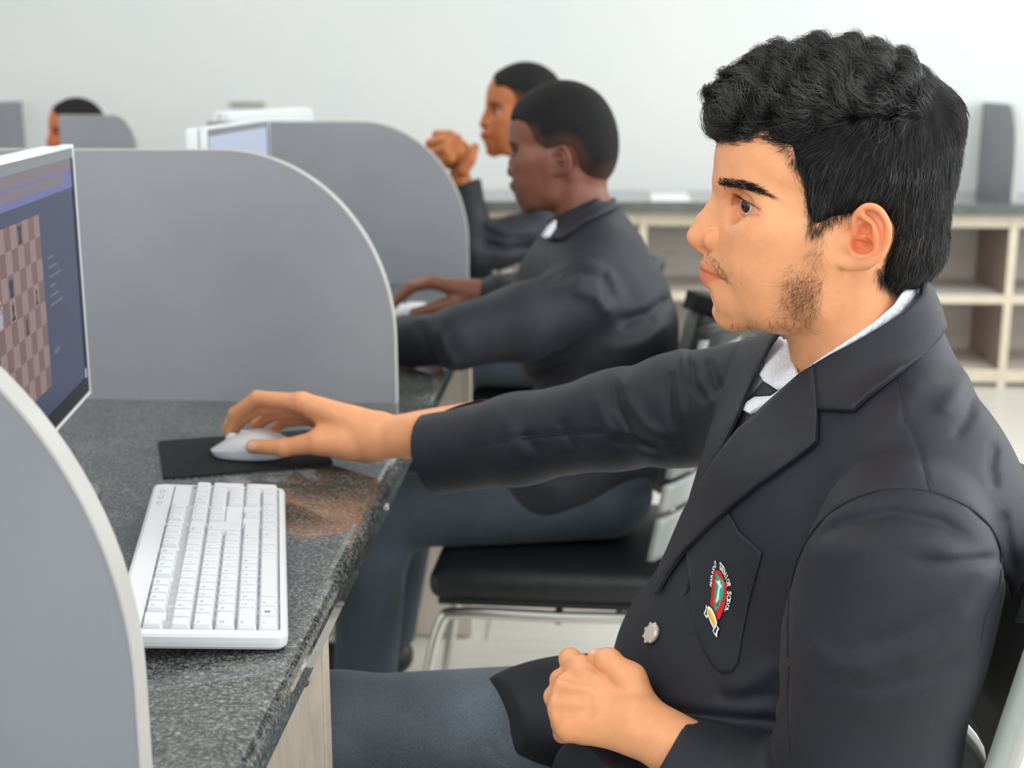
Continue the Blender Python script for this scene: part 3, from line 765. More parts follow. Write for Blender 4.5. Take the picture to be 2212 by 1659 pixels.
def pfold(polys):
    """folds in the cloth: (pixel polyline, height, width)"""
    def f(p):
        q = project(p); d = np.zeros(len(p))
        for line, amp, wd in polys:
            L = np.asarray(line, float); m = (q[:, 0] > L[:, 0].min()-3*wd) & (q[:, 0] < L[:, 0].max()+3*wd) & (q[:, 1] > L[:, 1].min()-3*wd) & (q[:, 1] < L[:, 1].max()+3*wd)
            if not m.any(): continue
            qq = q[m]; best = np.full(len(qq), 1e9); tt = np.zeros(len(qq)); n = len(L)-1
            for i in range(n):
                ab = L[i+1]-L[i]; t = np.clip(((qq-L[i]) @ ab)/(ab@ab), 0, 1); e = np.sqrt((((qq-L[i])-t[:, None]*ab)**2).sum(1)); k = e < best; best = np.where(k, e, best); tt = np.where(k, (i+t)/n, tt)
            d[m] -= amp*np.exp(-(best/wd)**2)*np.clip(np.minimum(tt, 1-tt)*5+.15, 0, 1)
        return d
    return f
# ================================================================ the boy with the mouse: head
YH = 1.23                                                       # sagittal plane of his head
def HD(px, py, s=0.0): return PY(px, py, YH-s)
def skin_mat(name, base, deep, rough=0.42, sss=.18):
    m = mat(name, base, rough, 0.35, sss=sss, sss_r=(1.0, .40, .22), sss_s=.006); t = NT(m)
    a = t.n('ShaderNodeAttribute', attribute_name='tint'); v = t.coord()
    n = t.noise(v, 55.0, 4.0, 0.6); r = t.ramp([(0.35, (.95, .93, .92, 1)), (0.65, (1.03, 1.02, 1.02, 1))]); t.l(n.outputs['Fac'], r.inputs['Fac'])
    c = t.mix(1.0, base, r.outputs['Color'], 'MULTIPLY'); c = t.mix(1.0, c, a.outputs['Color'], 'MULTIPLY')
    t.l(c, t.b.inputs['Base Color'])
    b = t.noise(v, 1300.0, 2.0, .6); b2 = t.noise(v, 380.0, 3.0, .6)
    ad = t.n('ShaderNodeMath', operation='ADD'); t.l(b.outputs['Fac'], ad.inputs[0]); t.l(b2.outputs['Fac'], ad.inputs[1]); t.bump(ad.outputs[0], .16, .0006)
    return m
M['skin'] = skin_mat('warm_tan_skin', srgb(230, 163, 118), None)
def tinted(w, col):                                             # blend weight -> multiplicative tint
    return 1+(np.asarray(col)-1)*w[:, None]
def head_solid():
    S = Solid(fold=YH); H = HD
    S.add(Ell(H(1802, 345), (.0950, .0720, .0850), rot_axes(ry=8)), 0)
    S.add(Ell(H(1652, 354), (.0390, .0560, .0490)), .035)                       # forehead
    S.add(Ell(H(1920, 470), (.044, .055, .060)), .035)                           # nape of the skull
    S.add(Ell(H(1668, 505), (.0500, .0500, .0620)), .030)                       # middle of the face
    S.add(Cone(H(1800, 560), H(1866, 850), .0530, .0600), .030)                 # neck
    S.add(Ell(H(1720, 640), (.058, .046, .026), rot_axes(ry=8)), .025)          # floor of the jaw
    S.add(Chain([H(1590, 679, .010), H(1672, 672, .038), H(1750, 646, .052), H(1790, 560, .060)], [.0135, .0130, .0145, .0150], .01), .018)
    S.add(Ell(H(1650, 575, .030), (.036, .024, .040)), .022)                    # cheek
    S.add(Ell(H(1705, 595, .038), (.036, .021, .046)), .020)
    S.add(Ell(H(1655, 480, .044), (.024, .017, .015)), .018)                    # cheekbone
    S.add(Cone(H(1655, 486, .047), H(1790, 492, .062), .010, .010), .030)
    S.add(Ell(H(1705, 540, .042), (.045, .0205, .036)), .026)
    S.add(Chain([H(1570, 395, .004), H(1592, 390, .024), H(1630, 402, .044), H(1655, 428, .053)], [.0085, .0095, .0090, .0075], .008), .012)   # brow
    S.add(Ell(H(1570, 588), (.0235, .0275, .0265)), .018)                       # mouth mound
    S.add(Ell(H(1583, 672), (.0165, .0200, .0148)), .016)                       # chin
    S.sub(Ell(H(1601, 447, .0385), (.0175, .0150, .0122)), .016)                 # eye hollow
    S.add(Chain([H(1567, 429), H(1547, 456), H(1526, 483), H(1508, 511)], [.0070, .0090, .0098, .0104], .006), .010)       # nose
    S.add(Cone(H(1585, 455, .006), H(1552, 510, .008), .0075, .0095), .010)
    S.add(Ell(H(1544, 520, .0152), (.0100, .0066, .0092)), .0040)
    S.add(Cone(H(1514, 530), H(1536, 541), .0052, .0058), .006)
    S.sub(Ell(H(1526, 543, .0075), (.0075, .0032, .0042)), .002)                # nostril
    S.add(Ell(H(1536, 571), (.0085, .0180, .0058), rot_axes(ry=-10)), .006)     # lips
    S.add(Ell(H(1538, 598), (.0086, .0170, .0074)), .006)
    S.sub(Chain([H(1512, 582), H(1528, 586, .010), H(1552, 596, .020), H(1572, 607, .0262)], [.0018, .0019, .0018, .0012]), .003)
    S.sub(Cone(H(1536, 640), H(1558, 643, .016), .0075, .005), .012)
    S.add(Ell(H(1575, 640, .022), (.012, .010, .014)), .012)
    S.add(Cone(H(1868, 585, .048), H(1790, 850, .030), .010, .010), .020)       # neck cord
    # eyelids
    ec = H(1629, 442, .0325); er = .0122
    S.add(Ell(ec, (er+.0016,)*3), .0045)
    def wedge():
        u1, u2 = H(1596, 423, .030), H(1641, 453, .0435); l1, l2 = H(1604, 461, .034), H(1641, 460, .0430)
        nu = np.cross(u1-ec, u2-ec); nu /= np.linalg.norm(nu); nl = np.cross(l1-ec, l2-ec); nl /= np.linalg.norm(nl)
        if nu[2] < 0: nu = -nu
        if nl[2] > 0: nl = -nl
        a, b, c = Plane(ec, nu), Plane(ec, nl), Plane(ec+np.array((.0030, .0026, 0)), np.array((.78, .62, 0)))
        e = Ell(ec, (er+.0090,)*3)
        return lambda p: smax(smax(smax(a(p), b(p), .0015), c(p), .002), e(p), .001)
    S.sub(wedge(), .0012)
    # ear
    hel = [H(1849, 512, .0745), H(1845, 484, .0775), H(1852, 460, .0810), H(1873, 446, .0850), H(1897, 452, .0885), H(1914, 474, .0905), H(1919, 503, .0900), H(1911, 533, .0870), H(1896, 557, .0835), H(1872, 570, .0790)]
    ear = Solid(); ear.add(Ell(H(1880, 508, .0805), (.0170, .0042, .0255), rot_axes(rz=-22)), 0)
    ear.add(Ell(H(1868, 530, .0740), (.0150, .0110, .0200)), .006)
    ear.add(Chain(catmull(np.array(hel), 3), np.interp(np.arange(28), [0, 27], [.0030, .0032])), .0022)
    ear.add(Ell(H(1853, 562, .0755), (.0150, .0060, .0085), rot_axes(ry=-20)), .005)
    ear.add(Chain(catmull(np.array([H(1861, 463, .0830), H(1884, 486, .0870), H(1892, 515, .0875), H(1884, 540, .0850), H(1862, 549, .0815), H(1843, 545, .0790)]), 3), [.0030]*16), .003)
    ear.sub(Ell(H(1858, 529, .0850), (.0110, .0110, .0078), rot_axes(ry=20)), .002)
    ear.sub(Ell(H(1868, 497, .0850), (.0058, .0070, .0075), rot_axes(ry=35)), .002)
    ear.add(Ell(H(1829, 524, .0735), (.0055, .0050, .0075)), .004)
    ear.add(Cone(H(1846, 510, .0765), H(1872, 518, .0790), .0026, .0015), .003)
    S.add(ear, .005)
    S.disp(lambda p: 0.0004*vnoise(p, 90, 3))
    return S
head_S = head_solid()
hV, hF = polygonize(head_S, (0.045, YH-.115, .90), (.345, YH+.115, 1.27), .0014, sym=YH)
hfold = hV.copy(); hfold[:, 1] = YH-np.abs(hV[:, 1]-YH)
hpx = project(hfold)
def soft(poly, w): return np.clip(.5-poly_dist(hpx, poly)/w, 0, 1)
tint = np.ones((len(hV), 3))
lat = YH-hfold[:, 1]
lips = soft([(1508, 565), (1516, 566), (1532, 578), (1556, 592), (1570, 602), (1556, 604), (1546, 606), (1533, 610), (1522, 614), (1508, 606)], 7)
tint *= tinted(lips*.9, (.88, .56, .64))
tint *= tinted(soft([(1508, 579), (1528, 584), (1552, 595), (1573, 605), (1574, 609), (1550, 600), (1526, 589), (1508, 585)], 4)*.8, (.52, .34, .34))  # shade of the mouth crease painted as a darker line
tint *= tinted(soft([(1846, 445), (1890, 440), (1925, 480), (1925, 520), (1895, 560), (1855, 560), (1828, 530)], 26)*.55, (1.04, .66, .58))
tint *= tinted(soft([(1836, 500), (1870, 478), (1892, 510), (1885, 545), (1830, 545)], 16)*.7, (.98, .68, .62))
tint *= tinted(soft([(1490, 490), (1560, 490), (1565, 540), (1490, 540)], 30)*.35, (1.02, .84, .80))
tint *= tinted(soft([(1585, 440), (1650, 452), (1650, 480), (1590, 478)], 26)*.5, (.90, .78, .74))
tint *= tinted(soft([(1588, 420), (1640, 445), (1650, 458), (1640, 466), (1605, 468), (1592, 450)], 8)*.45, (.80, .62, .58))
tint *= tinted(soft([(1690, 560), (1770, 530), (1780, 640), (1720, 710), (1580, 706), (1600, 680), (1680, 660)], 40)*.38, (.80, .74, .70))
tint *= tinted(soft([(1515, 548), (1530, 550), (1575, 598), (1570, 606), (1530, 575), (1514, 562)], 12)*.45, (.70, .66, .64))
for (mx, my, mr) in ((1561, 563, 1.6), (1580, 590, 2.2), (1600, 612, 2.0), (1736, 468, 2.6), (1536, 488, 1.3)):
    tint *= tinted(np.clip(1.4-np.hypot(hpx[:, 0]-mx, hpx[:, 1]-my)/mr, 0, 1)*.55*(hV[:, 1] < YH), (.62, .45, .42))
# ---------------------------------------------------------------- hair, brows, beard, eyes
M['hair'] = mat('black_hair', srgb(44, 40, 39), 0.34, 0.6)
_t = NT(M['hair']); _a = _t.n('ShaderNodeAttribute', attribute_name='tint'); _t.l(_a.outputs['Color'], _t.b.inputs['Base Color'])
M['brow'] = mat('black_brow', srgb(24, 20, 20), .5, .3)
M['hair_cap'] = noisy('black_hair_mass', srgb(10, 9, 10), srgb(18, 16, 17), 160.0, 0.7, spec=.15)
M['beard'] = mat('dark_brown_beard', srgb(84, 56, 40), 0.5, 0.4)
HAIRLINE = [(1566, 300), (1600, 297), (1640, 293), (1690, 303), (1712, 325), (1716, 350), (1735, 385), (1747, 420), (1748, 455), (1757, 497), (1768, 490), (1795, 470), (1835, 448), (1850, 446), (1880, 440), (1915, 462), (1924, 500), (1912, 545), (1902, 575), (1905, 600), (1935, 622), (1975, 628), (2120, 560), (2160, 200), (1900, 40), (1500, 60), (1480, 260), (1530, 300)]
def to_px_fold(p):
    q = p.copy(); q[:, 1] = YH-np.abs(p[:, 1]-YH); return project(q)
part_fold = pfold([([(1705, 312), (1760, 286), (1820, 262), (1870, 250), (1940, 256), (2000, 262)], -.0045, 7)])
def hair_cap_solid():
    H = HD
    S = Solid(fold=YH)
    S.add(Ell(H(1814, 350), (.1040, .0800, .0940), rot_axes(ry=8)), 0)
    S.add(Ell(H(1795, 238), (.1020, .0680, .0560), rot_axes(ry=3)), .02)
    S.add(Ell(H(1606, 246), (.0310, .0500, .0270), rot_axes(ry=-25)), .012)
    S.add(Ell(H(2012, 262), (.0260, .0450, .0280)), .018)
    S.add(Ell(H(1938, 512), (.0430, .0625, .0560)), .015)
    S.add(Ell(H(1772, 458, .058), (.0240, .0190, .0240)), .010); S.add(Ell(H(1835, 440, .062), (.030, .0160, .020)), .010); S.add(Ell(H(1928, 585, .032), (.022, .0300, .0240)), .012)
    def cap(p):
        q = to_px_fold(p); pd = poly_dist(q, HAIRLINE)*.00040-.0030
        tp = np.clip((pd+.014)/.014, 0, 1)**2*np.clip((q[:, 0]-1685)/35, 0, 1)
        return smax(S(p)+.0060*tp, pd, .0025)
    T = Solid(); T.add(cap, 0)
    T.disp(lambda p: part_fold(p))
    def waves(p):
        q = project(p); top = np.clip((330-q[:, 1])/80, 0, 1)*np.clip((2020-q[:, 0])/60, 0, 1)
        ph = 2.2*vnoise(p, 28, 5)
        w = np.sin(q[:, 0]*.085+q[:, 1]*.045+ph*1.8)+.5*np.sin(q[:, 0]*.16-q[:, 1]*.03+ph*2.5)
        return -(.0034*w*top+.0008*vnoise(p, 120, 8))
    T.disp(waves)
    return T
cap_S = hair_cap_solid()
cV, cF = polygonize(cap_S, (0.055, YH-.105, 1.03), (.355, YH+.105, 1.275), .0023, margin=1.7)
cap_bvh = bvh_of(cV, cF); head_bvh = bvh_of(hV, hF)
GUIDES = [
    [(1875, 252), (1840, 285), (1805, 340), (1775, 420), (1760, 490)], [(1905, 258), (1885, 310), (1850, 370), (1815, 445)], [(1945, 268), (1930, 340), (1900, 410), (1880, 440)],
    [(1985, 280), (1985, 360), (1965, 440), (1940, 520), (1925, 600)], [(2030, 290), (2035, 360), (2020, 440), (1990, 530), (1965, 605)], [(1960, 440), (1945, 500), (1925, 560), (1915, 600)],
    [(1835, 262), (1780, 290), (1735, 320), (1718, 355), (1738, 400), (1752, 470)], [(1800, 275), (1745, 295), (1705, 315)], [(2005, 290), (2000, 350), (1975, 430)],
    [(1960, 240), (1900, 235), (1850, 215), (1815, 170), (1790, 130)], [(1990, 225), (1940, 190), (1890, 150), (1840, 118)], [(1860, 232), (1820, 215), (1790, 175), (1760, 140), (1735, 118)],
    [(1830, 240), (1780, 235), (1735, 205), (1700, 165), (1680, 140)], [(1790, 250), (1735, 250), (1690, 225), (1655, 190), (1640, 165)], [(1750, 268), (1700, 270), (1655, 255), (1615, 225), (1595, 200)],
    [(1720, 285), (1670, 285), (1620, 275), (1580, 255), (1555, 235)], [(1690, 296), (1640, 292), (1590, 292), (1550, 285), (1535, 268)], [(2020, 235), (1985, 200), (1945, 160), (1900, 125)],
    [(2035, 240), (2060, 265), (2065, 310), (2060, 350)]]
gp, gd = [], []
for g in GUIDES:
    c = catmull(np.array(g, float), 5); pts = [cast(cap_bvh, x, y)[0] for x, y in c]; pts = [p for p in pts if p is not None]
    for a, b in zip(pts[:-1], pts[1:]):
        d = b-a; l = np.linalg.norm(d)
        if 1e-5 < l < .03:
            for s in (1, -1):
                m_ = (a+b)/2; dd = d/l
                gp.append((m_[0], YH+s*(m_[1]-YH), m_[2])); gd.append((dd[0], s*dd[1], dd[2]))
gp, gd = np.array(gp), np.array(gd)
def field_many(p):
    D = np.zeros_like(p)
    for a in range(0, len(p), 4000):
        q = p[a:a+4000]; w = 1.0/(((q[:, None]-gp[None])**2).sum(2)+1e-8)**1.6; D[a:a+4000] = (w @ gd)/w.sum(1)[:, None]
    return D
def grow_many(S, bvh, root, nrm, L, r, amp, freq, ph, lift, loose, n):
    p = root.copy(); N = nrm.copy(); K = len(p); out = np.zeros((K, n, 3)); ok = np.ones(K, bool)
    for i in range(n):
        t = i/(n-1); d = field_many(p); d -= N*(d*N).sum(1)[:, None]; d /= np.linalg.norm(d, axis=1)[:, None]+1e-9
        off = -.0015+lift*math.sin(min(1, t*1.25)*math.pi*.62)+loose*t*t
        side = np.cross(N, d)
        out[:, i] = p+N*off[:, None]+side*(amp*np.sin(ph+t*freq)*min(1, t*2.5))[:, None]
        p = p+d*(L/(n-1))[:, None]
        if i < n-1:
            for k in range(K):
                c = bvh.find_nearest(Vector(p[k])); p[k] = c[0]; N[k] = c[1]
    S.add_many(out, r)
def sample_faces(V, F, n, weight, rng):
    A = V[F]; nr = np.cross(A[:, 2]-A[:, 0], A[:, 3]-A[:, 1]); ar = np.linalg.norm(nr, axis=1); nr /= ar[:, None]+1e-12; cen = A.mean(1)
    w = ar*weight(cen, nr); f = rng.choice(len(F), n, p=w/w.sum()); u, v = rng.random((2, n, 1)); A = A[f]
    return A[:, 0]*(1-u)*(1-v)+A[:, 1]*u*(1-v)+A[:, 2]*u*v+A[:, 3]*(1-u)*v, nr[f]
def build_hair(parent):
    cap = mk('hair', cV, cF, M['hair_cap'], parent, True); tag(cap, 'short wavy black hair with a side part')
    S = Strands(); rng = np.random.default_rng(11); hc = np.array(HD(1800, 360))
    root, N = sample_faces(cV, cF, 19000, lambda c, n: (((c-hc)*n).sum(1) > 0)*np.where(c[:, 1] < YH+.02, 1.0, .35), rng)
    qf = to_px_fold(root); top = (qf[:, 1] < np.interp(qf[:, 0], [1690, 1760, 1860, 1960, 2005], [305, 285, 250, 258, 240])) & (qf[:, 0] < 2015)
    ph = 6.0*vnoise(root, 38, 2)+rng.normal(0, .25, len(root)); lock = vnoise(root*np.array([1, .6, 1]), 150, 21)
    U = lambda m, a, b: rng.uniform(a, b, m)
    k = kt = np.nonzero(top)[0]; m = len(k)
    grow_many(S, cap_bvh, root[k], N[k], U(m, .028, .052), np.full(m, .00028), U(m, .0030, .0055), U(m, 5.5, 7.5), ph[k], U(m, .0012, .0050), rng.choice([0, 0, 0, .004, .007], m), 9)
    k = ks = np.nonzero(~top)[0]; m = len(k); L = U(m, .012, .024)*np.where(qf[k, 1] > 540, .6, 1.0)*np.where((qf[k, 0] < 1770) & (qf[k, 1] > 400), .75, 1.0)
    grow_many(S, cap_bvh, root[k], N[k], L, np.full(m, .00022), U(m, .0003, .0013), U(m, 2, 5), ph[k], U(m, .0004, .0022), rng.choice([0, 0, .002, .003], m), 6)
    # thin fringe of short hairs that softens the hairline on the skin
    w_ = -poly_dist(hpx, HAIRLINE)
    root, N = sample_faces(hV, hF, 4200, lambda c, n: np.exp(-((poly_dist(to_px_fold(c), HAIRLINE)+1)/9.0)**2)*(to_px_fold(c)[:, 1] > 296)*(YH-np.abs(c[:, 1]-YH) < YH-.004)*(poly_dist(to_px_fold(c), EARZONE) > 0), rng)
    m = len(root); grow_many(S, head_bvh, root, N, U(m, .005, .011), np.full(m, .00015), U(m, .0002, .0012), U(m, 2, 5), rng.normal(0, 2, m), U(m, .0018, .0034), rng.choice([0, .001, .002], m), 5)
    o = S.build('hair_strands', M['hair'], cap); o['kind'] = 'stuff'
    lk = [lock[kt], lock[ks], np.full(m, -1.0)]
    br = np.concatenate([np.repeat(np.clip(.006+.055*np.clip(l_+.25, 0, 1)**1.5+np.where(rng.random(k_) < .07, rng.uniform(.03, .09, k_), 0), 0, .2)*rng.uniform(.7, 1.3, k_), m_) for (k_, m_), l_ in zip(S.counts, lk)])  # highlights painted into the hair colour: lighter locks and stray strands
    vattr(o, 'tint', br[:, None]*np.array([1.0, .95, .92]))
    return cap
EARZONE = [(1838, 462), (1850, 442), (1880, 432), (1915, 445), (1932, 480), (1932, 520), (1905, 570), (1850, 585), (1820, 540)]
def hairs_on_face(S, poly, n, dirfn, Lr, r, lift, rng, both=True, dens=None, curl=.0):
    P = np.array(poly, float); lo, hi = P.min(0), P.max(0); made = 0; tries = 0
    while made < n and tries < n*30:
        tries += 1
        q = lo+(hi-lo)*rng.random(2)
        if not in_poly(q[None], P)[0]: continue
        if dens is not None and rng.random() > dens(q): continue
        a, N = cast(head_bvh, *q)
        if a is None or a[1] > YH+.012: continue
        d2 = dirfn(q)+rng.normal(0, .22, 2); d2 = d2/np.linalg.norm(d2)
        b, _ = cast(head_bvh, *(q+d2*8))
        if b is None: b = PY(*(q+d2*8), a[1])
        t = b-a; t -= N*(t@N); l = np.linalg.norm(t)
        if l < 1e-6: continue
        t /= l; L = rng.uniform(*Lr); sd = np.cross(N, t); cu = rng.normal(0, curl)
        pts = np.array([a-N*.0006+t*L*k+N*(lift*L*(k-.45*k*k)+.0006*min(1, k*4))+sd*cu*L*k*k for k in np.linspace(0, 1, 5)])
        S.add(pts, r); made += 1
        if both:
            m_ = pts.copy(); m_[:, 1] = 2*YH-m_[:, 1]; S.add(m_, r)
def build_face_hair(body):
    rng = np.random.default_rng(5)
    S = Strands()
    brow = [(1547, 387), (1556, 383), (1580, 384), (1604, 387), (1630, 397), (1652, 410), (1672, 426), (1650, 421), (1622, 414), (1596, 406), (1570, 405), (1552, 401)]
    def bd(q):
        t = np.clip((q[0]-1550)/110, 0, 1); up = (q[1] > 396+t*14); return np.array([.75+.5*t, (-.75 if up else .35)*(1-t)+.55*t])
    hairs_on_face(S, brow, 560, bd, (.006, .011), .00017, .22, rng, dens=lambda q: 1.0 if q[0] < 1640 else .45)
    S.build('eyebrows', M['brow'], body)['kind'] = 'stuff'
    S = Strands()
    beard = [(1764, 500), (1790, 510), (1776, 560), (1784, 620), (1776, 672), (1740, 712), (1690, 716), (1620, 710), (1580, 704), (1556, 690), (1550, 668), (1580, 690), (1640, 694), (1682, 668), (1690, 620), (1702, 572), (1735, 552)]
    def dens(q):
        core = math.exp(-(((q[0]-1738)/36)**2+((q[1]-640)/52)**2)); low = .30*math.exp(-((q[1]-702)/10)**2); up = .22*math.exp(-((q[0]-1772)/14)**2-((q[1]-520)/40)**2)
        return min(1, .05+core+low+up)
    hairs_on_face(S, beard, 720, lambda q: np.array([-.45, .9]) if q[0] > 1690 else np.array([-.1, 1.0]), (.005, .012), .000085, .40, rng, True, dens, .8)
    hairs_on_face(S, [(1513, 546), (1524, 548), (1545, 556), (1564, 580), (1580, 612), (1572, 612), (1556, 594), (1536, 578), (1516, 562)], 240, lambda q: np.array([.45, .9]), (.0025, .0045), .00008, .15, rng, True, None, .2)
    S.build('beard', M['beard'], body)['kind'] = 'stuff'
    S = Strands(); 
    for k in range(26):                                            # lashes
        t = k/25; x, y = 1598+43*t, 425+28*t
        a, N = cast(head_bvh, x, y)
        if a is None: continue
        d = np.array([-.75+.75*t, -.55, .05]); d /= np.linalg.norm(d); L = .0095-.004*t
        pts = np.array([a+d*L*s+np.array([0, 0, .002])*s*s-N*.0004*(1-s) for s in np.linspace(0, 1, 5)]); S.add(pts, .00024)
        m_ = pts.copy(); m_[:, 1] = 2*YH-m_[:, 1]; S.add(m_, .00016)
    for k in range(14):
        t = k/13; a, N = cast(head_bvh, 1604+34*t, 462-1*t)
        if a is None: continue
        d = np.array([-.6+.7*t, -.5, -.55]); d /= np.linalg.norm(d)
        pts = np.array([a+d*.0042*s for s in np.linspace(0, 1, 4)]); S.add(pts, .0001); m_ = pts.copy(); m_[:, 1] = 2*YH-m_[:, 1]; S.add(m_, .0001)
    S.build('eyelashes', M['brow'], body)['kind'] = 'stuff'
def eyeball(c, r, gaze, parent):
    g = Vector(gaze).normalized(); R = g.to_track_quat('Z', 'Y').to_matrix(); V = []; F = []; col = []
    th = np.concatenate([np.linspace(0, .62, 22), np.linspace(.66, math.pi, 22)]); na = 40
    for t in th:
        rr_ = r+.0009*max(0, 1-(t/.5)**2)
        for k in range(na):
            a = 2*math.pi*k/na; V.append(np.array(R @ Vector((rr_*math.sin(t)*math.cos(a), rr_*math.sin(t)*math.sin(a), rr_*math.cos(t))))+c)
            q = t*r
            if q < .0021: cc = (.004, .004, .004)
            elif q < .0056: cc = (.035+.02*math.sin(a*17), .016, .008)
            elif q < .0063: cc = (.02, .015, .012)
            else: cc = (.72, .68, .66)
            col.append(cc)
    for i in range(len(th)-1):
        for k in range(na): F.append((i*na+k, (i+1)*na+k, (i+1)*na+(k+1) % na, i*na+(k+1) % na))
    o = mk('eye', V, F, M['eye'], parent, True); vattr(o, 'tint', np.array(col)); return o
M['eye'] = mat('eye_wet', (1, 1, 1, 1), .06, .6); _t = NT(M['eye']); _a = _t.n('ShaderNodeAttribute', attribute_name='tint'); _t.l(_a.outputs['Color'], _t.b.inputs['Base Color'])
# ================================================================ the boy with the mouse: clothes and hands
def cloth_mat(name, col, rough=.62, weave=900.0, bump=.45, sheen=.04, var=1.18):
    m = mat(name, col, rough, .38, sheen=sheen); t = NT(m); v = t.coord()
    n = t.noise(v, 14.0, 3.0); c2 = tuple(min(1, c*var) for c in col[:3])+(1,); r = t.ramp([(.35, col), (.7, c2)]); t.l(n.outputs['Fac'], r.inputs['Fac'])
    f = t.noise(v, weave, 2.0, .7); r2 = t.ramp([(.3, (.66, .66, .68, 1)), (.7, (1.32, 1.32, 1.32, 1))]); t.l(f.outputs['Fac'], r2.inputs['Fac'])
    t.l(t.mix(1.0, r.outputs['Color'], r2.outputs['Color'], 'MULTIPLY'), t.b.inputs['Base Color']); t.bump(f.outputs['Fac'], bump, .0006)
    return m
M['blazer'] = cloth_mat('charcoal_blazer', srgb(25, 27, 36), .58, 1100.0)
M['blazer_edge'] = cloth_mat('charcoal_blazer_lapel', srgb(27, 28, 36), .58, 1100.0)
M['seam'] = mat('dark_seam', srgb(18, 18, 22), .8)
M['shirt'] = cloth_mat('white_shirt', srgb(240, 243, 250), .7, 700.0, .1, .1, 1.04)
M['trousers'] = cloth_mat('grey_trousers', srgb(90, 99, 108), .85, 700.0, .6, .1, 1.35)
M['slate'] = cloth_mat('slate_trousers', srgb(54, 62, 71), .85, 700.0, .6, .1, 1.35)
M['tie'] = cloth_mat('black_tie', srgb(22, 24, 24), .6, 500.0)
PHI = math.radians(16.0); NF = np.array([-math.cos(PHI), -math.sin(PHI), 0]); LF = np.array([math.sin(PHI), -math.cos(PHI), 0]); BO = np.array([.215, 1.24, 0])
RB = rot_axes(rz=16)
SL, SR = np.array([.272, 1.080, .888]), np.array([.165, 1.405, .914])
def torso_solid(infl=0.0):
    T = Solid()
    T.add(Ell((.222, 1.245, .80), (.118+infl, .178+infl, .175), RB), 0)
    T.add(Ell((.288, 1.225, .858), (.096+infl, .165+infl, .120), RB), .05)            # rounded back
    T.add(Ell((.165, 1.262, .640), (.140+infl, .165+infl, .150), RB), .06)            # belly
    T.add(Chain([SR+np.array((.0, 0, .0)), (.228, 1.31, .958), (.272, 1.235, .955), (.278, 1.15, .936), SL], [.058+infl, .054+infl, .058+infl, .052+infl, .052+infl], .02), .05)
    T.add(Chain([(.256, 1.238, .94), (.250, 1.235, 1.015), (.240, 1.232, 1.085)], [.084+infl, .066+infl, .055+infl], .01), .03)    # rise to the collar
    return T
CPL_O, CPL_N = np.array(PY(1970, 612, 1.20)), None
_a, _b = np.array(PY(1985, 598, 1.23)), np.array(PY(1735, 815, 1.20)); _n = np.cross(_b-_a, np.array([0, 1.0, 0])); _n /= np.linalg.norm(_n); CPL_N = _n if _n[2] > 0 else -_n
def jacket_base(drop=None):                                                # before the neck opening is cut
    J = Solid(); J.add(torso_solid(), 0)
    J.add(Ell((.055, 1.355, .562), (.185, .085, .066), rot_axes(ry=3)), .025)       # skirts over the thighs
    J.add(Ell((.085, 1.170, .560), (.165, .090, .075)), .03)
    hp = np.array([-.112, 1.38, .62]); J.cut(Plane(hp, (-.88, -.47, .06)), .004)
    if drop is not None: J.cut(Plane(CPL_O-CPL_N*drop, CPL_N), .003)
    return J
def vcut():
    """neck opening between the lapels, narrowing down to the button"""
    def f(p):
        d = p-BO; a = d @ LF; fw = d @ NF; z = p[:, 2]; w = np.interp(z, [.70, .760, .90, 1.04], [-.03, 0, .046, .082])
        return smax(np.abs(a+.004)-w, .012-fw, .01)
    return f
def sleeves():
    A = Solid()
    A.add(Chain([(.260, 1.070, .882), (.254, 1.052, .85), (.242, 1.046, .79), (.234, 1.046, .70), (.232, 1.05, .625)], [.064, .074, .0745, .0700, .065], .03), 0)
    A.add(Chain([(.240, 1.045, .620), (.165, 1.080, .622), (.078, 1.112, .640)], [.062, .056, .0485], .02), .02)
    lc = np.array(PY(1442, 1625, 1.112)); A.cut(Plane(lc, (-.84, .25, .42)), .0025)
    B = Solid()
    B.add(Chain([SR+np.array((.01, -.006, -.005)), (.095, 1.455, .885), (.030, 1.497, .862), (-.085, 1.552, .822), (-.215, 1.608, .782)], [.068, .0600, .0545, .0520, .0515], .02), 0)
    rc = np.array(PY(938, 985, 1.602)); B.cut(Plane(rc, (-.88, .34, -.27)), .0025); B.sub(Cone((-.165, 1.587, .798), (-.30, 1.645, .756), .0455, .0475), .001)
    return A, B
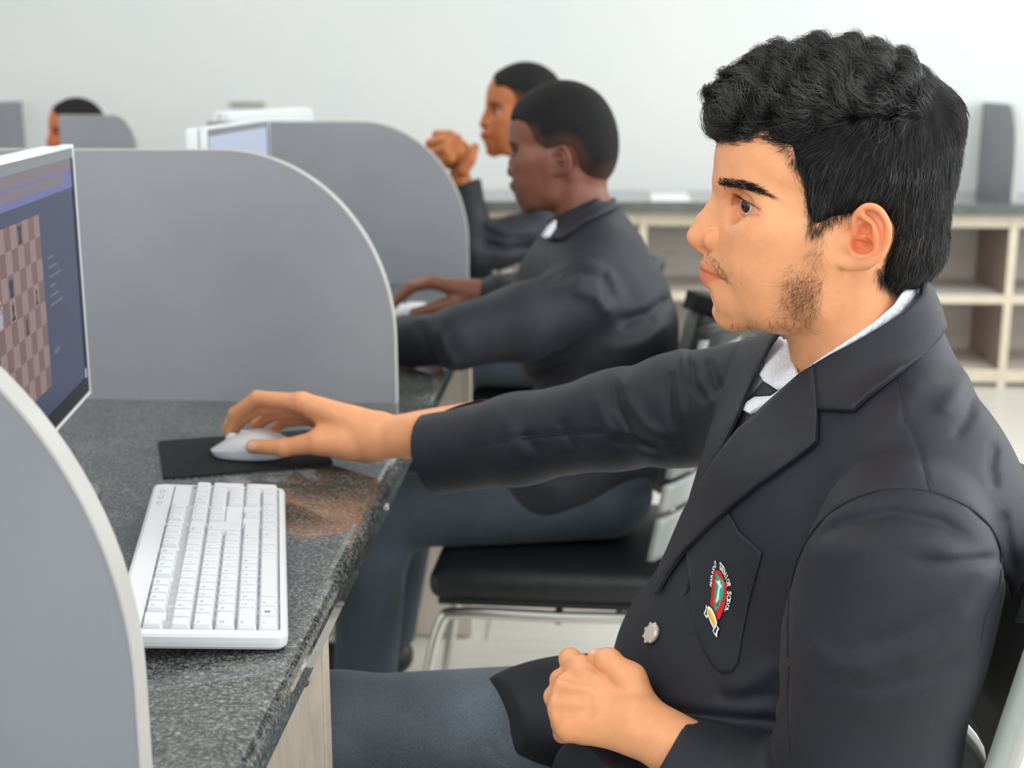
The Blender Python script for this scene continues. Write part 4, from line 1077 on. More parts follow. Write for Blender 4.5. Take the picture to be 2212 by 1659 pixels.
FOLDS = [
    ([(1760, 1165), (1830, 1130), (1930, 1110), (2030, 1130), (2110, 1175)], -.0050, 16), ([(1800, 1210), (1900, 1165), (2010, 1175), (2090, 1210)], .0030, 22), ([(2160, 1205), (2060, 1215), (1960, 1215)], -.0035, 13),
    ([(2120, 1240), (2040, 1320), (1950, 1375), (1840, 1400)], -.0028, 24), ([(2110, 1310), (2040, 1390), (1940, 1430)], .0026, 24), ([(2090, 1400), (2010, 1450), (1900, 1480), (1790, 1470)], -.0034, 26), ([(1730, 1380), (1800, 1440), (1900, 1460)], .0024, 26),
    ([(1340, 800), (1352, 860), (1390, 920), (1440, 950)], .0050, 15), ([(1330, 815), (1338, 880), (1375, 945), (1440, 985)], -.0048, 12), ([(1475, 745), (1462, 800), (1466, 860), (1470, 920)], .0046, 13), ([(1490, 770), (1500, 830), (1530, 870)], -.0045, 10), ([(1450, 800), (1448, 860), (1455, 930)], -.0034, 11),
    ([(1530, 770), (1545, 820), (1560, 850)], -.0040, 9), ([(1505, 810), (1525, 850), (1545, 875)], .0030, 10), ([(1310, 950), (1400, 965), (1480, 962)], -.0030, 10), ([(1290, 850), (1300, 900), (1330, 950)], .0030, 12), ([(1130, 930), (1150, 960), (1190, 1000)], -.0026, 12), ([(1210, 905), (1225, 940), (1260, 980)], -.0024, 12),
    ([(1090, 880), (1110, 950), (1130, 1000)], .0018, 16), ([(1050, 950), (1180, 935), (1330, 930)], -.0012, 5),
    ([(1700, 1560), (1600, 1555), (1500, 1545), (1440, 1530)], -.0050, 14), ([(1690, 1500), (1600, 1510), (1540, 1500)], -.0030, 18), ([(1690, 1430), (1620, 1470), (1560, 1500)], .0028, 22),
    ([(2085, 800), (2060, 850), (2030, 900)], .0035, 20), ([(2100, 850), (2090, 900), (2060, 950)], -.0030, 14), ([(2150, 950), (2140, 1010), (2150, 1060)], -.0030, 12), ([(1900, 930), (1950, 870), (1990, 820)], .0020, 26),
    ([(1580, 1050), (1640, 1010), (1700, 990)], .0016, 30), ([(2165, 1100), (2175, 1170), (2190, 1240)], -.0030, 14)]
SEAMS = [
    [(1702, 1420), (1703, 1320), (1716, 1230), (1745, 1165), (1790, 1110), (1850, 1075), (1920, 1057), (2010, 1062), (2090, 1095), (2140, 1140), (2162, 1195), (2158, 1270), (2130, 1330), (2118, 1390)],
    [(1942, 815), (1950, 870), (1952, 905), (1970, 930), (1985, 970), (2000, 1030), (2010, 1060)],
    [(2170, 1240), (2180, 1260), (2186, 1290)], [(1000, 968), (1150, 945), (1300, 935), (1420, 955)], [(1705, 1440), (1702, 1540), (1708, 1640)]]
torso_fold = pfold(FOLDS); seam_fold = pfold([(s, -.0012, 5.0) for s in SEAMS])
fld = lambda p: torso_fold(p)+seam_fold(p)
JB = jacket_base(); JC = jacket_base(.013); JBF = Solid(); JBF.add(JB, 0); JBF.disp(fld)
SLL, SLR = sleeves()
jacket_S = Solid(); jacket_S.add(JC, 0); jacket_S.sub(vcut(), .004); jacket_S.add(SLL, .008); jacket_S.add(SLR, .016); jacket_S.disp(fld); jacket_S.disp(lambda p: .0006*vnoise(p, 26, 4))
JALL = Solid(); JALL.add(JB, 0); JALL.add(SLL, .008); JALL.add(SLR, .016); JALL.disp(fld)
def trace(func, pts, t0=.55, t1=4.5, steps=90):
    D = np.array([ray(x, y) for x, y in pts]); D /= np.linalg.norm(D, axis=1)[:, None]; t = np.full(len(D), t0)
    for _ in range(steps): t = np.minimum(t+func(CAM+D*t[:, None])*.75, t1)
    P = CAM+D*t[:, None]; e = .0015
    G = np.stack([func(P+np.eye(3)[i]*e)-func(P-np.eye(3)[i]*e) for i in range(3)], 1); G /= np.linalg.norm(G, axis=1)[:, None]+1e-9
    return P, G, t < t1-.01
from mathutils.geometry import delaunay_2d_cdt
def tri_px(poly, step):
    """triangulate a pixel polygon with inner points"""
    P = np.asarray(poly, float); B = []
    for i in range(len(P)):
        a, b = P[i], P[(i+1) % len(P)]; n = max(1, int(np.linalg.norm(b-a)/step)); B += [a+(b-a)*k/n for k in range(n)]
    B = np.array(B); lo, hi = P.min(0), P.max(0)
    g = np.stack(np.meshgrid(np.arange(lo[0], hi[0], step), np.arange(lo[1], hi[1], step)), -1).reshape(-1, 2)
    g = g[poly_dist(g, P) < -step*.55] if len(g) else g
    A = np.concatenate([B, g]); nb = len(B)
    r = delaunay_2d_cdt([Vector(v) for v in A], [(i, (i+1) % nb) for i in range(nb)], [], 1, 1e-4)
    V = np.array([tuple(v) for v in r[0]]); F = [tuple(f) for f in r[2]]
    cnt = {}
    for f in F:
        for i in range(len(f)): e = (f[i], f[(i+1) % len(f)]); cnt[e] = 1
    border = [e for e in cnt if (e[1], e[0]) not in cnt]
    return V, F, border
def sheet(name, poly, func, m, parent, off, thick, step=9.0, lift=None, smooth_pts=True):
    """cloth piece laid on a traced surface: its outline is given in pixels, its distance by the surface it lies on"""
    V, F, border = tri_px(poly, step); P, N, ok = trace(func, V)
    F = [f for f in F if all(ok[i] for i in f) and max(np.linalg.norm(P[f[i]]-P[f[(i+1) % 3]]) for i in range(3)) < step*.0075]
    cnt = {(f[i], f[(i+1) % 3]): 1 for f in F for i in range(3)}; border = [e for e in cnt if (e[1], e[0]) not in cnt]
    use = sorted({i for f in F for i in f}); mp_ = {a: b for b, a in enumerate(use)}
    V, P, N, ok = V[use], P[use], N[use], ok[use]; F = [tuple(mp_[i] for i in f) for f in F]; border = [(mp_[a], mp_[b]) for a, b in border]
    nbr = [set() for _ in V]
    for f in F:
        for i in range(3): nbr[f[i]].update((f[(i+1) % 3], f[(i+2) % 3]))
    for _ in range(3): N = np.array([N[i]+sum(N[j] for j in nbr[i]) for i in range(len(V))]); N /= np.linalg.norm(N, axis=1)[:, None]+1e-9
    ex = off if lift is None else off+lift(V)
    top = P+N*(np.broadcast_to(ex, (len(V),))+thick)[:, None]; bot = P+N*(np.broadcast_to(ex, (len(V),)))[:, None]
    n = len(V); VV = np.concatenate([top, bot]); FF = []
    view = CAM-P.mean(0)
    for f in F:
        a, b, c = (top[i] for i in f); fl = np.dot(np.cross(b-a, c-a), N[f[0]]) < 0
        g = f[::-1] if fl else f; FF.append(g); FF.append(tuple(i+n for i in g[::-1]))
    for a, b in border: FF.append((b, a, a+n, b+n))
    o = mk(name, [tuple(v) for v in VV], FF, m, parent, False)
    bm = bmesh.new(); bm.from_mesh(o.data); bmesh.ops.recalc_face_normals(bm, faces=bm.faces); bm.to_mesh(o.data); bm.free()
    o.data.polygons.foreach_set('use_smooth', [len(p.vertices) == 3 for p in o.data.polygons])
    return o
# ---- hands
def pt(px, py, y): return np.array(PY(px, py, y))
def right_hand():
    """on the mouse: thumb on the near flank, fingers arched over the front"""
    S = Solid()
    wr = pt(838, 945, 1.640); fa = pt(960, 940, 1.600)
    S.add(FlatCone(fa+np.array((.05, -.02, .012)), wr, .038, .0268, (0.25, 1, .2), 1.0), 0)
    kn = [pt(652, 868, 1.668), pt(646, 872, 1.690), pt(654, 885, 1.710), pt(668, 902, 1.726)]                   # knuckles, index first
    for k, r0, r1 in zip(kn, (.0225, .0215, .020, .018), (.0125, .0125, .0118, .0108)): S.add(Cone(wr+(k-wr)*.12, k, r0, r1), .016)
    S.add(Cone(pt(800, 955, 1.640), pt(700, 950, 1.650), .0235, .0175), .014)                                 # ball of the thumb
    S.add(Cone(pt(790, 965, 1.655), pt(700, 960, 1.70), .020, .014), .014)
    fi = [[kn[0], pt(556, 860, 1.684), pt(508, 892, 1.694), pt(490, 926, 1.700)], [kn[1], pt(560, 880, 1.712), pt(522, 905, 1.724), pt(505, 930, 1.732)],
          [kn[2], pt(582, 895, 1.738), pt(556, 918, 1.748), pt(545, 938, 1.752)], [kn[3], pt(612, 910, 1.756), pt(592, 930, 1.762), pt(582, 945, 1.764)]]
    rr = [[.0112, .0098, .0086, .0070], [.0112, .0100, .0086, .0072], [.0106, .0094, .0082, .0068], [.0094, .0084, .0074, .0062]]
    for f, r in zip(fi, rr): S.add(Chain(f, r, .003), .007)
    th = [pt(752, 962, 1.638), pt(690, 955, 1.640), pt(612, 967, 1.646), pt(546, 964, 1.657)]
    S.add(Chain(th, [.0185, .0155, .0108, .0092], .006), .010)
    S.add(Ell(pt(618, 967, 1.645), (.013, .0105, .0108)), .005)
    S.disp(lambda p: .0004*vnoise(p, 110, 6))
    nails = [(484, 905, 6, 10, 1.70), (541, 962, 13, 10, 1.66)]
    return S, nails
def left_hand():
    """resting as a loose fist in the lap"""
    S = Solid()
    wr = pt(1395, 1572, 1.128); fa = pt(1480, 1640, 1.10)
    S.add(FlatCone(fa+np.array((.04, -.02, -.01)), wr, .034, .0275, (0, 1, 0), .95), 0)
    kn = [pt(1256, 1446, 1.190), pt(1228, 1488, 1.176), pt(1222, 1534, 1.162), pt(1234, 1570, 1.148)]
    for k, r0, r1 in zip(kn, (.0225, .0235, .0235, .0225), (.0128, .0138, .0136, .0140)): S.add(Cone(wr+(k-wr)*.10, k, r0, r1), .010)
    S.add(Ell((wr+kn[1]+kn[2]+kn[3])/4+np.array((.002, .012, -.004)), (.036, .020, .034), rot_axes(ry=-25)), .014)
    fi = [[kn[0], pt(1232, 1424, 1.205), pt(1240, 1432, 1.226), pt(1266, 1446, 1.226)], [kn[1], pt(1212, 1470, 1.200), pt(1205, 1500, 1.225), pt(1240, 1500, 1.222)],
          [kn[2], pt(1198, 1506, 1.188), pt(1204, 1530, 1.208), pt(1232, 1545, 1.210)], [kn[3], pt(1212, 1560, 1.176), pt(1215, 1585, 1.192), pt(1250, 1590, 1.190)]]
    rr = [[.0122, .0108, .0098, .0080], [.0122, .0106, .0098, .0080], [.0120, .0104, .0094, .0078], [.0118, .0096, .0086, .0072]]
    for f, r in zip(fi, rr): S.add(Chain(f, r, .003), .006)
    th = [pt(1384, 1535, 1.142), pt(1360, 1468, 1.158), pt(1314, 1427, 1.172), pt(1288, 1420, 1.184)]
    S.add(Chain(th, [.0190, .0155, .0108, .0086], .006), .0045)
    S.add(Ell(pt(1314, 1427, 1.171), (.0115, .0105, .0108)), .004)
    for a_, b_ in ((0, 1), (1, 2), (2, 3)): S.sub(Cone((kn[a_]+kn[b_])/2+np.array((-.010, -.010, .010)), (kn[a_]+kn[b_])/2*.75+wr*.25+np.array((0, -.016, .018)), .0030, .0008), .010)
    S.disp(lambda p: .0004*vnoise(p, 110, 9))
    nails = [(1282, 1405, 13, 8, 1.2)]
    return S, nails
def hand_mesh(S, nails, lo, hi, h=.0014):
    V, F = polygonize(S, lo, hi, h)
    t = np.ones((len(V), 3)); n = vnoise(V, 70, 12); t *= tinted(np.clip(n, 0, 1)*.25, (1.0, .82, .78))
    q = project(V)
    for x, y, rx, ry, ym in nails: t *= tinted(np.clip((1.15-np.hypot((q[:, 0]-x)/rx, (q[:, 1]-y)/ry))*5, 0, 1)*(V[:, 1] < ym)*.8, (1.10, 1.40, 2.3))
    return V, F, t
def join_meshes(parts):
    V, F, T, n = [], [], [], 0
    for v, f, t in parts: V.append(v); F.append(f+n); T.append(t); n += len(v)
    return np.concatenate(V), np.concatenate(F), np.concatenate(T)
boy = thing('person', (0.2, 1.25, 0), 'boy in a charcoal blazer with crest, hand on the white mouse', 'person')
def build_boy():
    rs, rn = right_hand(); ls, ln = left_hand()
    parts = [(hV, hF, tint), hand_mesh(rs, rn, (-.60, 1.585, .735), (-.13, 1.80, .885)), hand_mesh(ls, ln, (-.06, 1.05, .58), (.16, 1.27, .74))]
    # unseen rest of the body under the clothes, so the figure is whole
    B = Solid(); B.add(torso_solid(-.022), 0)
    B.add(Chain([SL+np.array((0, 0, -.01)), (.240, 1.045, .625), (.10, 1.105, .645)], [.042, .038, .03], .02), .02); B.add(Chain([SR, (.030, 1.497, .862), (-.12, 1.566, .812)], [.042, .037, .03], .02), .02)
    for hip, kn, an in LEGS: B.add(Chain([hip, kn, an], [.068, .050, .036], .02), .03)
    bv, bf = polygonize(B, (-.42, .97, .03), (.42, 1.66, 1.03), .008, relax=0)
    parts.append((bv, bf, np.ones((len(bv), 3))))
    V, F, T = join_meshes(parts)
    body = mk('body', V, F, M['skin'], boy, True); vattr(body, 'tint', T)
    ec = np.array(HD(1629, 442, .0325))
    eyeball(ec, .0121, (-.80, -.60, -.06), body); eyeball(np.array((ec[0], 2*YH-ec[1], ec[2])), .0121, (-.80, -.60, -.06), body)
    build_face_hair(body); build_hair(boy)
    # jacket
    jv, jf = polygonize(jacket_S, (-.245, .955, .475), (.42, 1.68, 1.075), .0026)
    jk = mk('jacket', jv, jf, M['blazer'], boy, True); tag(jk, 'charcoal school blazer')
    # shirt
    Sh = Solid(); Sh.add(torso_solid(-.010), 0)
    Sh.add(Cone((.252, 1.236, .94), (.238, 1.232, 1.09), .066, .0535), .01)
    Sh.cut(Plane(CPL_O-CPL_N*.004, CPL_N), .002)
    Sh.cut(lambda p: -(p[:, 2]-.70), .002)
    sv, sf = polygonize(Sh, (.03, 1.04, .69), (.38, 1.43, 1.10), .003)
    sh = mk('shirt', sv, sf, M['shirt'], boy, True)
    ShT = Sh
    sheet('shirt_collar', [(1694, 732), (1672, 758), (1655, 790), (1660, 800), (1650, 815), (1662, 832), (1690, 848), (1712, 842), (1735, 815), (1715, 775)], ShT, M['shirt'], sh, .004, .003, 7)
    sheet('shirt_placket', [(1692, 850), (1675, 862), (1640, 865), (1615, 880), (1613, 892), (1628, 900), (1660, 880), (1700, 845)], ShT, M['shirt'], sh, .003, .003, 7)
    sheet('tie', [(1655, 826), (1690, 850), (1675, 860), (1640, 862), (1615, 888), (1640, 900), (1600, 940), (1560, 1000), (1590, 930), (1610, 880), (1640, 845)], ShT, M['tie'], sh, .0015, .002, 7)
    nc = Cone((.252, 1.236, .94), (.238, 1.232, 1.10), .0655, .0530)
    sheet('shirt_collar_band', [(1982, 604), (1976, 640), (1938, 682), (1893, 712), (1843, 742), (1793, 772), (1752, 798), (1744, 795), (1784, 766), (1834, 732), (1884, 698), (1928, 660), (1960, 612)], lambda p: np.minimum(nc(p), head_S(p)), M['shirt'], sh, .0006, .0015, 8)
    for sm in SEAMS:
        c = catmull(np.array(sm, float), 6); P, N, ok = trace(JALL, c); P, N = P[ok], N[ok]
        if len(P) > 3: V, F = tube_vf(P+N*.0003, .00060, 5); mk('seam', V, F, M['seam'], jk, True)
    # collar, lapels, pocket
    sheet('collar', [(1984, 598), (1979, 640), (1945, 676), (1900, 706), (1850, 736), (1800, 765), (1766, 788), (1769, 830), (1774, 888), (1812, 891), (1848, 893), (1875, 868), (1905, 844), (1945, 812), (1990, 772), (2020, 735), (2033, 708), (2022, 668), (2005, 628)], JBF, M['blazer_edge'], jk, .0025, .0035, 9)
    sheet('lapel', [(1766, 788), (1735, 810), (1690, 852), (1640, 900), (1600, 935), (1560, 985), (1520, 1045), (1485, 1110), (1455, 1180), (1425, 1262), (1424, 1290), (1450, 1245), (1490, 1190), (1540, 1138), (1600, 1085), (1650, 1045), (1700, 1012), (1755, 972), (1770, 958), (1772, 925), (1773, 889), (1769, 830)], JBF, M['blazer_edge'], jk, .0025, .0035, 9)
    sheet('lapel', [(1690, 725), (1668, 756), (1645, 800), (1622, 850), (1600, 905), (1570, 965), (1530, 1040), (1490, 1115), (1450, 1190), (1424, 1262), (1420, 1250), (1438, 1212), (1458, 1172), (1478, 1128), (1496, 1085), (1508, 1045), (1522, 1000), (1537, 950), (1552, 900), (1568, 850), (1583, 800), (1598, 752), (1612, 726), (1650, 718)], JBF, M['blazer_edge'], jk, .002, .003, 9)
    pk = [(1572, 1100), (1600, 1150), (1640, 1186), (1648, 1193), (1640, 1225), (1622, 1290), (1606, 1370), (1596, 1430), (1582, 1452), (1560, 1455), (1540, 1440), (1520, 1405), (1505, 1370), (1498, 1330), (1496, 1280), (1490, 1230), (1482, 1178), (1530, 1125)]
    pocket = sheet('breast_pocket', pk, JBF, M['blazer'], jk, .0003, .0014, 9)
    badge(pocket)
    P, N, ok = trace(JBF, [(1412, 1370)]); buttons(P[0], N[0], jk)
    trousers_and_shoes()
LEGS = [(np.array((.17, 1.365, .540)), np.array((-.315, 1.395, .500)), np.array((-.30, 1.40, .10))), (np.array((.17, 1.155, .532)), np.array((-.215, 1.130, .485)), np.array((-.16, 1.12, .10)))]
def badge(pocket):
    z1 = lambda x, y: (1515+x/15.8, 1195+y/15.8); z2 = lambda x, y: (1515+x/17.47, 1290+y/17.47)
    red = mat('badge_red', srgb(208, 22, 34), .7); green = mat('badge_green', srgb(28, 170, 138), .7); white = mat('badge_white', srgb(238, 238, 238), .7); gold = mat('badge_gold', srgb(232, 190, 60), .7); black = mat('badge_black', srgb(20, 22, 26), .8)
    bm_off = .0022
    def piece(name, pts, m, k): return sheet(name, pts, JBF, m, pocket, bm_off+k*.0003, .0004, 4)
    piece('shield_border', [z1(*p) for p in ((600, 480), (650, 480), (760, 610), (900, 900), (890, 980), (905, 980), (950, 1100), (955, 1300), (930, 1600))]+[z2(*p) for p in ((1030, 10), (990, 260), (930, 500), (820, 760), (720, 950), (600, 600), (520, 460), (405, 330), (400, 220), (430, 80))]+[z1(*p) for p in ((370, 1640), (420, 1300), (440, 1050), (490, 780), (540, 600))], black, 0)
    piece('shield', [z1(*p) for p in ((590, 590), (680, 590), (760, 690), (850, 900), (860, 960), (940, 1060), (940, 1300), (915, 1600))]+[z2(*p) for p in ((1010, 20), (970, 260), (910, 480), (800, 760), (700, 900), (600, 620), (520, 450), (415, 270), (440, 90))]+[z1(*p) for p in ((390, 1640), (430, 1300), (450, 1050), (500, 780), (530, 640))], red, 1)
    piece('shield_field', [z1(*p) for p in ((590, 690), (850, 980), (860, 1050), (850, 1250), (800, 1620))]+[z2(*p) for p in ((870, 40), (800, 300), (700, 460), (585, 560), (575, 350), (585, 100))]+[z1(*p) for p in ((530, 1600), (560, 1100))], green, 2)
    piece('shield_emblem', [z1(*p) for p in ((575, 930), (640, 985), (625, 920), (700, 960), (725, 915), (745, 1050), (800, 1120), (770, 1220), (735, 1150), (700, 1400), (690, 1600))]+[z2(*p) for p in ((760, 60), (690, 250), (640, 160))]+[z1(*p) for p in ((600, 1600), (640, 1400), (680, 1120), (640, 1040))], white, 3)
    piece('shield_flame', [z2(*p) for p in ((770, 130), (760, 260), (700, 360), (660, 300), (690, 250))], red, 4)
    piece('ribbon', [z2(*p) for p in ((290, 310), (370, 420), (400, 345), (520, 470), (620, 680), (700, 950), (680, 1080), (775, 1200), (710, 1330), (690, 1530), (640, 1490), (520, 1290), (560, 1200), (450, 980), (365, 740), (310, 835), (200, 640), (280, 480))], white, 5)
    piece('ribbon_fold', [z2(*p) for p in ((335, 440), (360, 450), (320, 640), (340, 690), (300, 710), (265, 640), (310, 560))], black, 6)
    piece('ribbon_fold', [z2(*p) for p in ((610, 1240), (670, 1110), (720, 1195), (670, 1270), (645, 1400), (575, 1290))], black, 6)
    piece('ribbon_text', [z2(*p) for p in ((400, 470), (440, 500), (560, 680), (640, 900), (650, 1000), (595, 1140), (540, 1000), (440, 780), (365, 620))], gold, 6)
    inner = catmull(np.array([z1(*p) for p in ((425, 1180), (470, 830), (520, 620), (600, 480), (660, 490), (750, 600), (840, 730), (915, 960), (950, 1090), (960, 1250), (945, 1450), (935, 1600))]+[z2(*p) for p in ((1040, 120), (1010, 260), (960, 440), (950, 540))]), 8)
    outer = catmull(np.array([z1(*p) for p in ((360, 1090), (400, 780), (440, 600), (560, 200), (650, 215), (770, 340), (880, 500), (1025, 850), (1090, 1080), (1115, 1250), (1090, 1500), (1060, 1640))]+[z2(*p) for p in ((1190, 60), (1165, 230), (1110, 440), (1050, 610))]), 8)
    word = 'MARADO SENIOR SCHOOL'; n = len(word); V = []; F = []
    s = np.concatenate([[0], np.cumsum(np.linalg.norm(np.diff((inner+outer)/2, axis=0), axis=1))]); s /= s[-1]; ip = lambda C, t: np.array([np.interp(t, s, C[:, 0]), np.interp(t, s, C[:, 1])])
    # letter slots, wider along the far side where they are seen square-on
    for i, ch in enumerate(word):
        if ch == ' ': continue
        cu = bpy.data.curves.new('t', 'FONT'); cu.body = ch; cu.resolution_u = 2; cu.offset = .028; to = bpy.data.objects.new('t', cu); me = bpy.data.meshes.new_from_object(to); bpy.data.objects.remove(to)
        co = np.array([v.co[:2] for v in me.vertices]); lo, hi = co.min(0), co.max(0); co = (co-lo)/(hi-lo+1e-6)
        if ch == 'I': co[:, 0] = .35+.3*co[:, 0]
        b = len(V)
        for u, v in co:
            t = (i+.03+.94*u)/n; V.append(ip(inner, t)*(1-v)+ip(outer, t)*v)
        F += [tuple(b+k for k in p.vertices) for p in me.polygons]; bpy.data.meshes.remove(me)
    P, N, ok = trace(JBF, V); mk('crest_lettering', [tuple(p) for p in P+N*.0027], F, white, pocket)
def buttons(c, n, jk):
    n = n/np.linalg.norm(n); V, F = tube_vf([c+n*.001, c+n*.004, c+n*.0052, c+n*.0054], [.0098, .0100, .0088, .006], 24)
    o = mk('button', V, F, mat('pale_button', srgb(205, 198, 186), .35, metal=.3), jk, True); tag(o, 'pale metal button')
    u = np.cross(n, (0, 0, 1.0)); u /= np.linalg.norm(u); w = np.cross(n, u)
    for k in range(8):
        a = k*math.pi/4; q = c+n*.0042+(u*math.cos(a)+w*math.sin(a))*.0096; V, F = tube_vf([q-n*.001, q+n*.001], .0016, 6); mk('button_rim', V, F, o.data.materials[0], o, True)
def trousers_and_shoes():
    T = Solid(); first = True
    for hip, kn, an in LEGS: T.add(Chain([hip, kn+np.array((.02, 0, 0)), kn+np.array((-.005, 0, -.04)), an], [.090, .074, .070, .058], .03), .02)
    T.add(Ell((.17, 1.26, .556), (.12, .17, .09)), .04)
    T.cut(lambda p: -(p[:, 2]-.085), .002); T.sub(RBox((.12, 1.21, .40), (.245, .235, .0425), .012), .004)
    T.disp(pfold([([(1080, 1560), (1130, 1620), (1180, 1655)], -.004, 12), ([(1050, 1600), (1090, 1650)], -.003, 10), ([(1150, 1540), (1190, 1600)], -.003, 10), ([(1120, 1580), (1160, 1640)], .003, 12), ([(850, 1480), (980, 1520), (1080, 1600)], .002, 30)]))
    T.disp(lambda p: .0015*vnoise(p, 22, 14))
    v, f = polygonize(T, (-.42, 1.02, .07), (.31, 1.50, .66), .004)
    mk('trousers', v, f, M['trousers'], boy, True)
    for hip, kn, an in LEGS:
        S = Solid(); S.add(Cone(an+np.array((.01, 0, -.052)), an+np.array((-.17, 0, -.066)), .044, .032), 0); S.add(Cone(an, an+np.array((0, 0, -.05)), .045, .044), .02); S.cut(lambda p: .004-p[:, 2], .002)
        v, f = polygonize(S, an+np.array((-.22, -.06, -.11)), an+np.array((.07, .06, .05)), .004); mk('shoe', v, f, M['vinyl'], boy, True)
build_boy()
# ================================================================ the other students
gV, gF = polygonize(head_S, (0.045, YH-.115, .988), (.345, YH+.115, 1.27), .0028, sym=YH)
def crop_cap_solid(t, line):
    S = Solid(fold=YH)
    S.add(Ell(HD(1802, 345), (.0950+t, .0720+t, .0850+t), rot_axes(ry=8)), 0); S.add(Ell(HD(1652, 354), (.0390+t, .0560+t, .0490+t)), .035); S.add(Ell(HD(1920, 470), (.044+t, .055+t, .060+t)), .035)
    S.cut(lambda p: poly_dist(to_px_fold(p), line)*.00040, .006)
    return S
CROP = [(1590, 285), (1650, 285), (1700, 310), (1725, 350), (1735, 400), (1765, 430), (1775, 470), (1800, 465), (1835, 440), (1880, 430), (1915, 450), (1930, 500), (1915, 560), (1930, 600), (1975, 620), (2120, 560), (2160, 200), (1900, 40), (1600, 60)]
kV, kF = polygonize(crop_cap_solid(.0050, CROP), (0.055, YH-.105, 1.02), (.345, YH+.105, 1.25), .0032, sym=YH)
PIV = np.array(HD(1830, 480))
def reshape_face(V, nose=.72):
    """broader, flatter nose and fuller mouth than the first head"""
    V = V.copy(); q = to_px_fold(V); x0 = HD(1556, 500)[0]
    w = np.clip(1-np.abs(q[:, 1]-495)/75, 0, 1)*np.clip((1575-q[:, 0])/20, 0, 1); V[:, 0] += w*(1-nose)*np.maximum(x0-V[:, 0], 0)
    wl = np.clip(1-np.abs(q[:, 1]-585)/30, 0, 1)*np.clip((1575-q[:, 0])/25, 0, 1); V[:, 0] -= wl*.004
    wn = np.clip(1-np.hypot((q[:, 0]-1545)/30, (q[:, 1]-520)/25), 0, 1); V[:, 1] += np.sign(V[:, 1]-YH)*wn*.004
    return V
def head_xf(yaw, pitch, roll, scale, target_px, y):
    """place the head so that its near ear lands on target_px at distance y"""
    R = np.array(Matrix.Rotation(math.radians(yaw), 3, 'Z') @ Matrix.Rotation(math.radians(pitch), 3, 'Y') @ Matrix.Rotation(math.radians(roll), 3, 'X'))*scale
    ear = (np.array(HD(1872, 510, .08))-PIV) @ R.T; c = np.array(PY(*target_px, y+ear[1]))-ear
    return lambda V: (V-PIV) @ R.T+c
def dark_skin(name, col): return skin_mat(name, col, None, .40, .10)
def student(label, skin, xf, body_S, jacket_S_, box_, extra=None, trousers=None, hair_m=None, h=.0042, face_tint=(.86, .58, .60)):
    o = thing('person', (*box_[2], 0), label, 'person')
    v = xf(reshape_face(gV)); q = to_px_fold(gV); t = np.ones((len(v), 3))
    lp = np.clip(.5-poly_dist(q, [(1508, 562), (1532, 574), (1572, 602), (1546, 608), (1522, 616), (1505, 606)])/8, 0, 1); t *= tinted(lp*.8, face_tint)
    br = np.clip(.5-poly_dist(q, [(1547, 388), (1600, 386), (1650, 410), (1640, 416), (1596, 405), (1550, 402)])/6, 0, 1); t *= tinted(br, (.25, .22, .22))
    bv, bf = polygonize(body_S, box_[0], box_[1], .0035, relax=1)
    V, F, T = join_meshes([(v, gF, t), (bv, bf, np.ones((len(bv), 3)))])
    b = mk('body', V, F, skin, o, True); vattr(b, 'tint', T)
    ec = np.array(HD(1629, 442, .0325))
    for s in (1, -1):
        c = ec.copy(); c[1] = YH-s*(YH-ec[1]); d = np.array((-.97, -.12, -.1)); w = xf(np.array([c, c+d*.1])); eyeball(w[0], .0119, w[1]-w[0], b)
    hc = mk('hair', xf(kV), kF, hair_m or M['crop_hair'], o, True); tag(hc, 'short black hair')
    ql = poly_dist(to_px_fold(kV), CROP); fd = np.clip(1+ql/70, 0, 1)*np.clip((to_px_fold(kV)[:, 1]-300)/60, 0, 1); vattr(hc, 'tint', .010+fd[:, None]*np.array(skin.node_tree.nodes['Principled BSDF'].inputs['Base Color'].default_value[:3])*.35)
    jv, jf = polygonize(jacket_S_, box_[0], box_[1], h); j = mk('jacket', jv, jf, M['blazer'], o, True)
    if extra: extra(o, j)
    if trousers is not None:
        v, f = polygonize(trousers, (box_[0][0], box_[0][1], .02), (box_[1][0], box_[1][1], .72), .005); mk('trousers', v, f, M['slate'], o, True)
    return o
M['crop_hair'] = mat('cropped_black_hair', srgb(16, 15, 17), .75, .2); _t = NT(M['crop_hair']); _a = _t.n('ShaderNodeAttribute', attribute_name='tint'); _t.l(_a.outputs['Color'], _t.b.inputs['Base Color']); _t.bump(_t.noise(_t.coord(), 700.0, 2.0).outputs['Fac'], .6, .0012)
def hand_chain(S, wr, kn, tip, spread, up, r=.0095, curl=.0):
    """simple four-finger hand with thumb"""
    wr, kn, tip, spread = map(np.asarray, (wr, kn, tip, spread))
    for i in range(4):
        o = spread*(i-1.5); L = (.92, 1.0, .95, .78)[i]
        S.add(Cone(wr+o*.35, kn+o, .019, .0115), .012); m = kn+o+(tip-kn)*.5*L+np.asarray(up)*.012; e = kn+o+(tip-kn)*L
        S.add(Chain([kn+o, m, e], [.0108, r, r*.8], .003), .006)
def shoe_parts(o, ankles, d):
    for an in ankles:
        an = np.asarray(an); S = Solid(); S.add(Cone(an+np.array((.01, 0, -.03)), an+np.asarray(d), .042, .032), 0); S.cut(lambda p: .004-p[:, 2], .002)
        v, f = polygonize(S, an+np.array((-.24, -.08, -.10)), an+np.array((.08, .08, .05)), .005); mk('shoe', v, f, M['vinyl'], o, True)
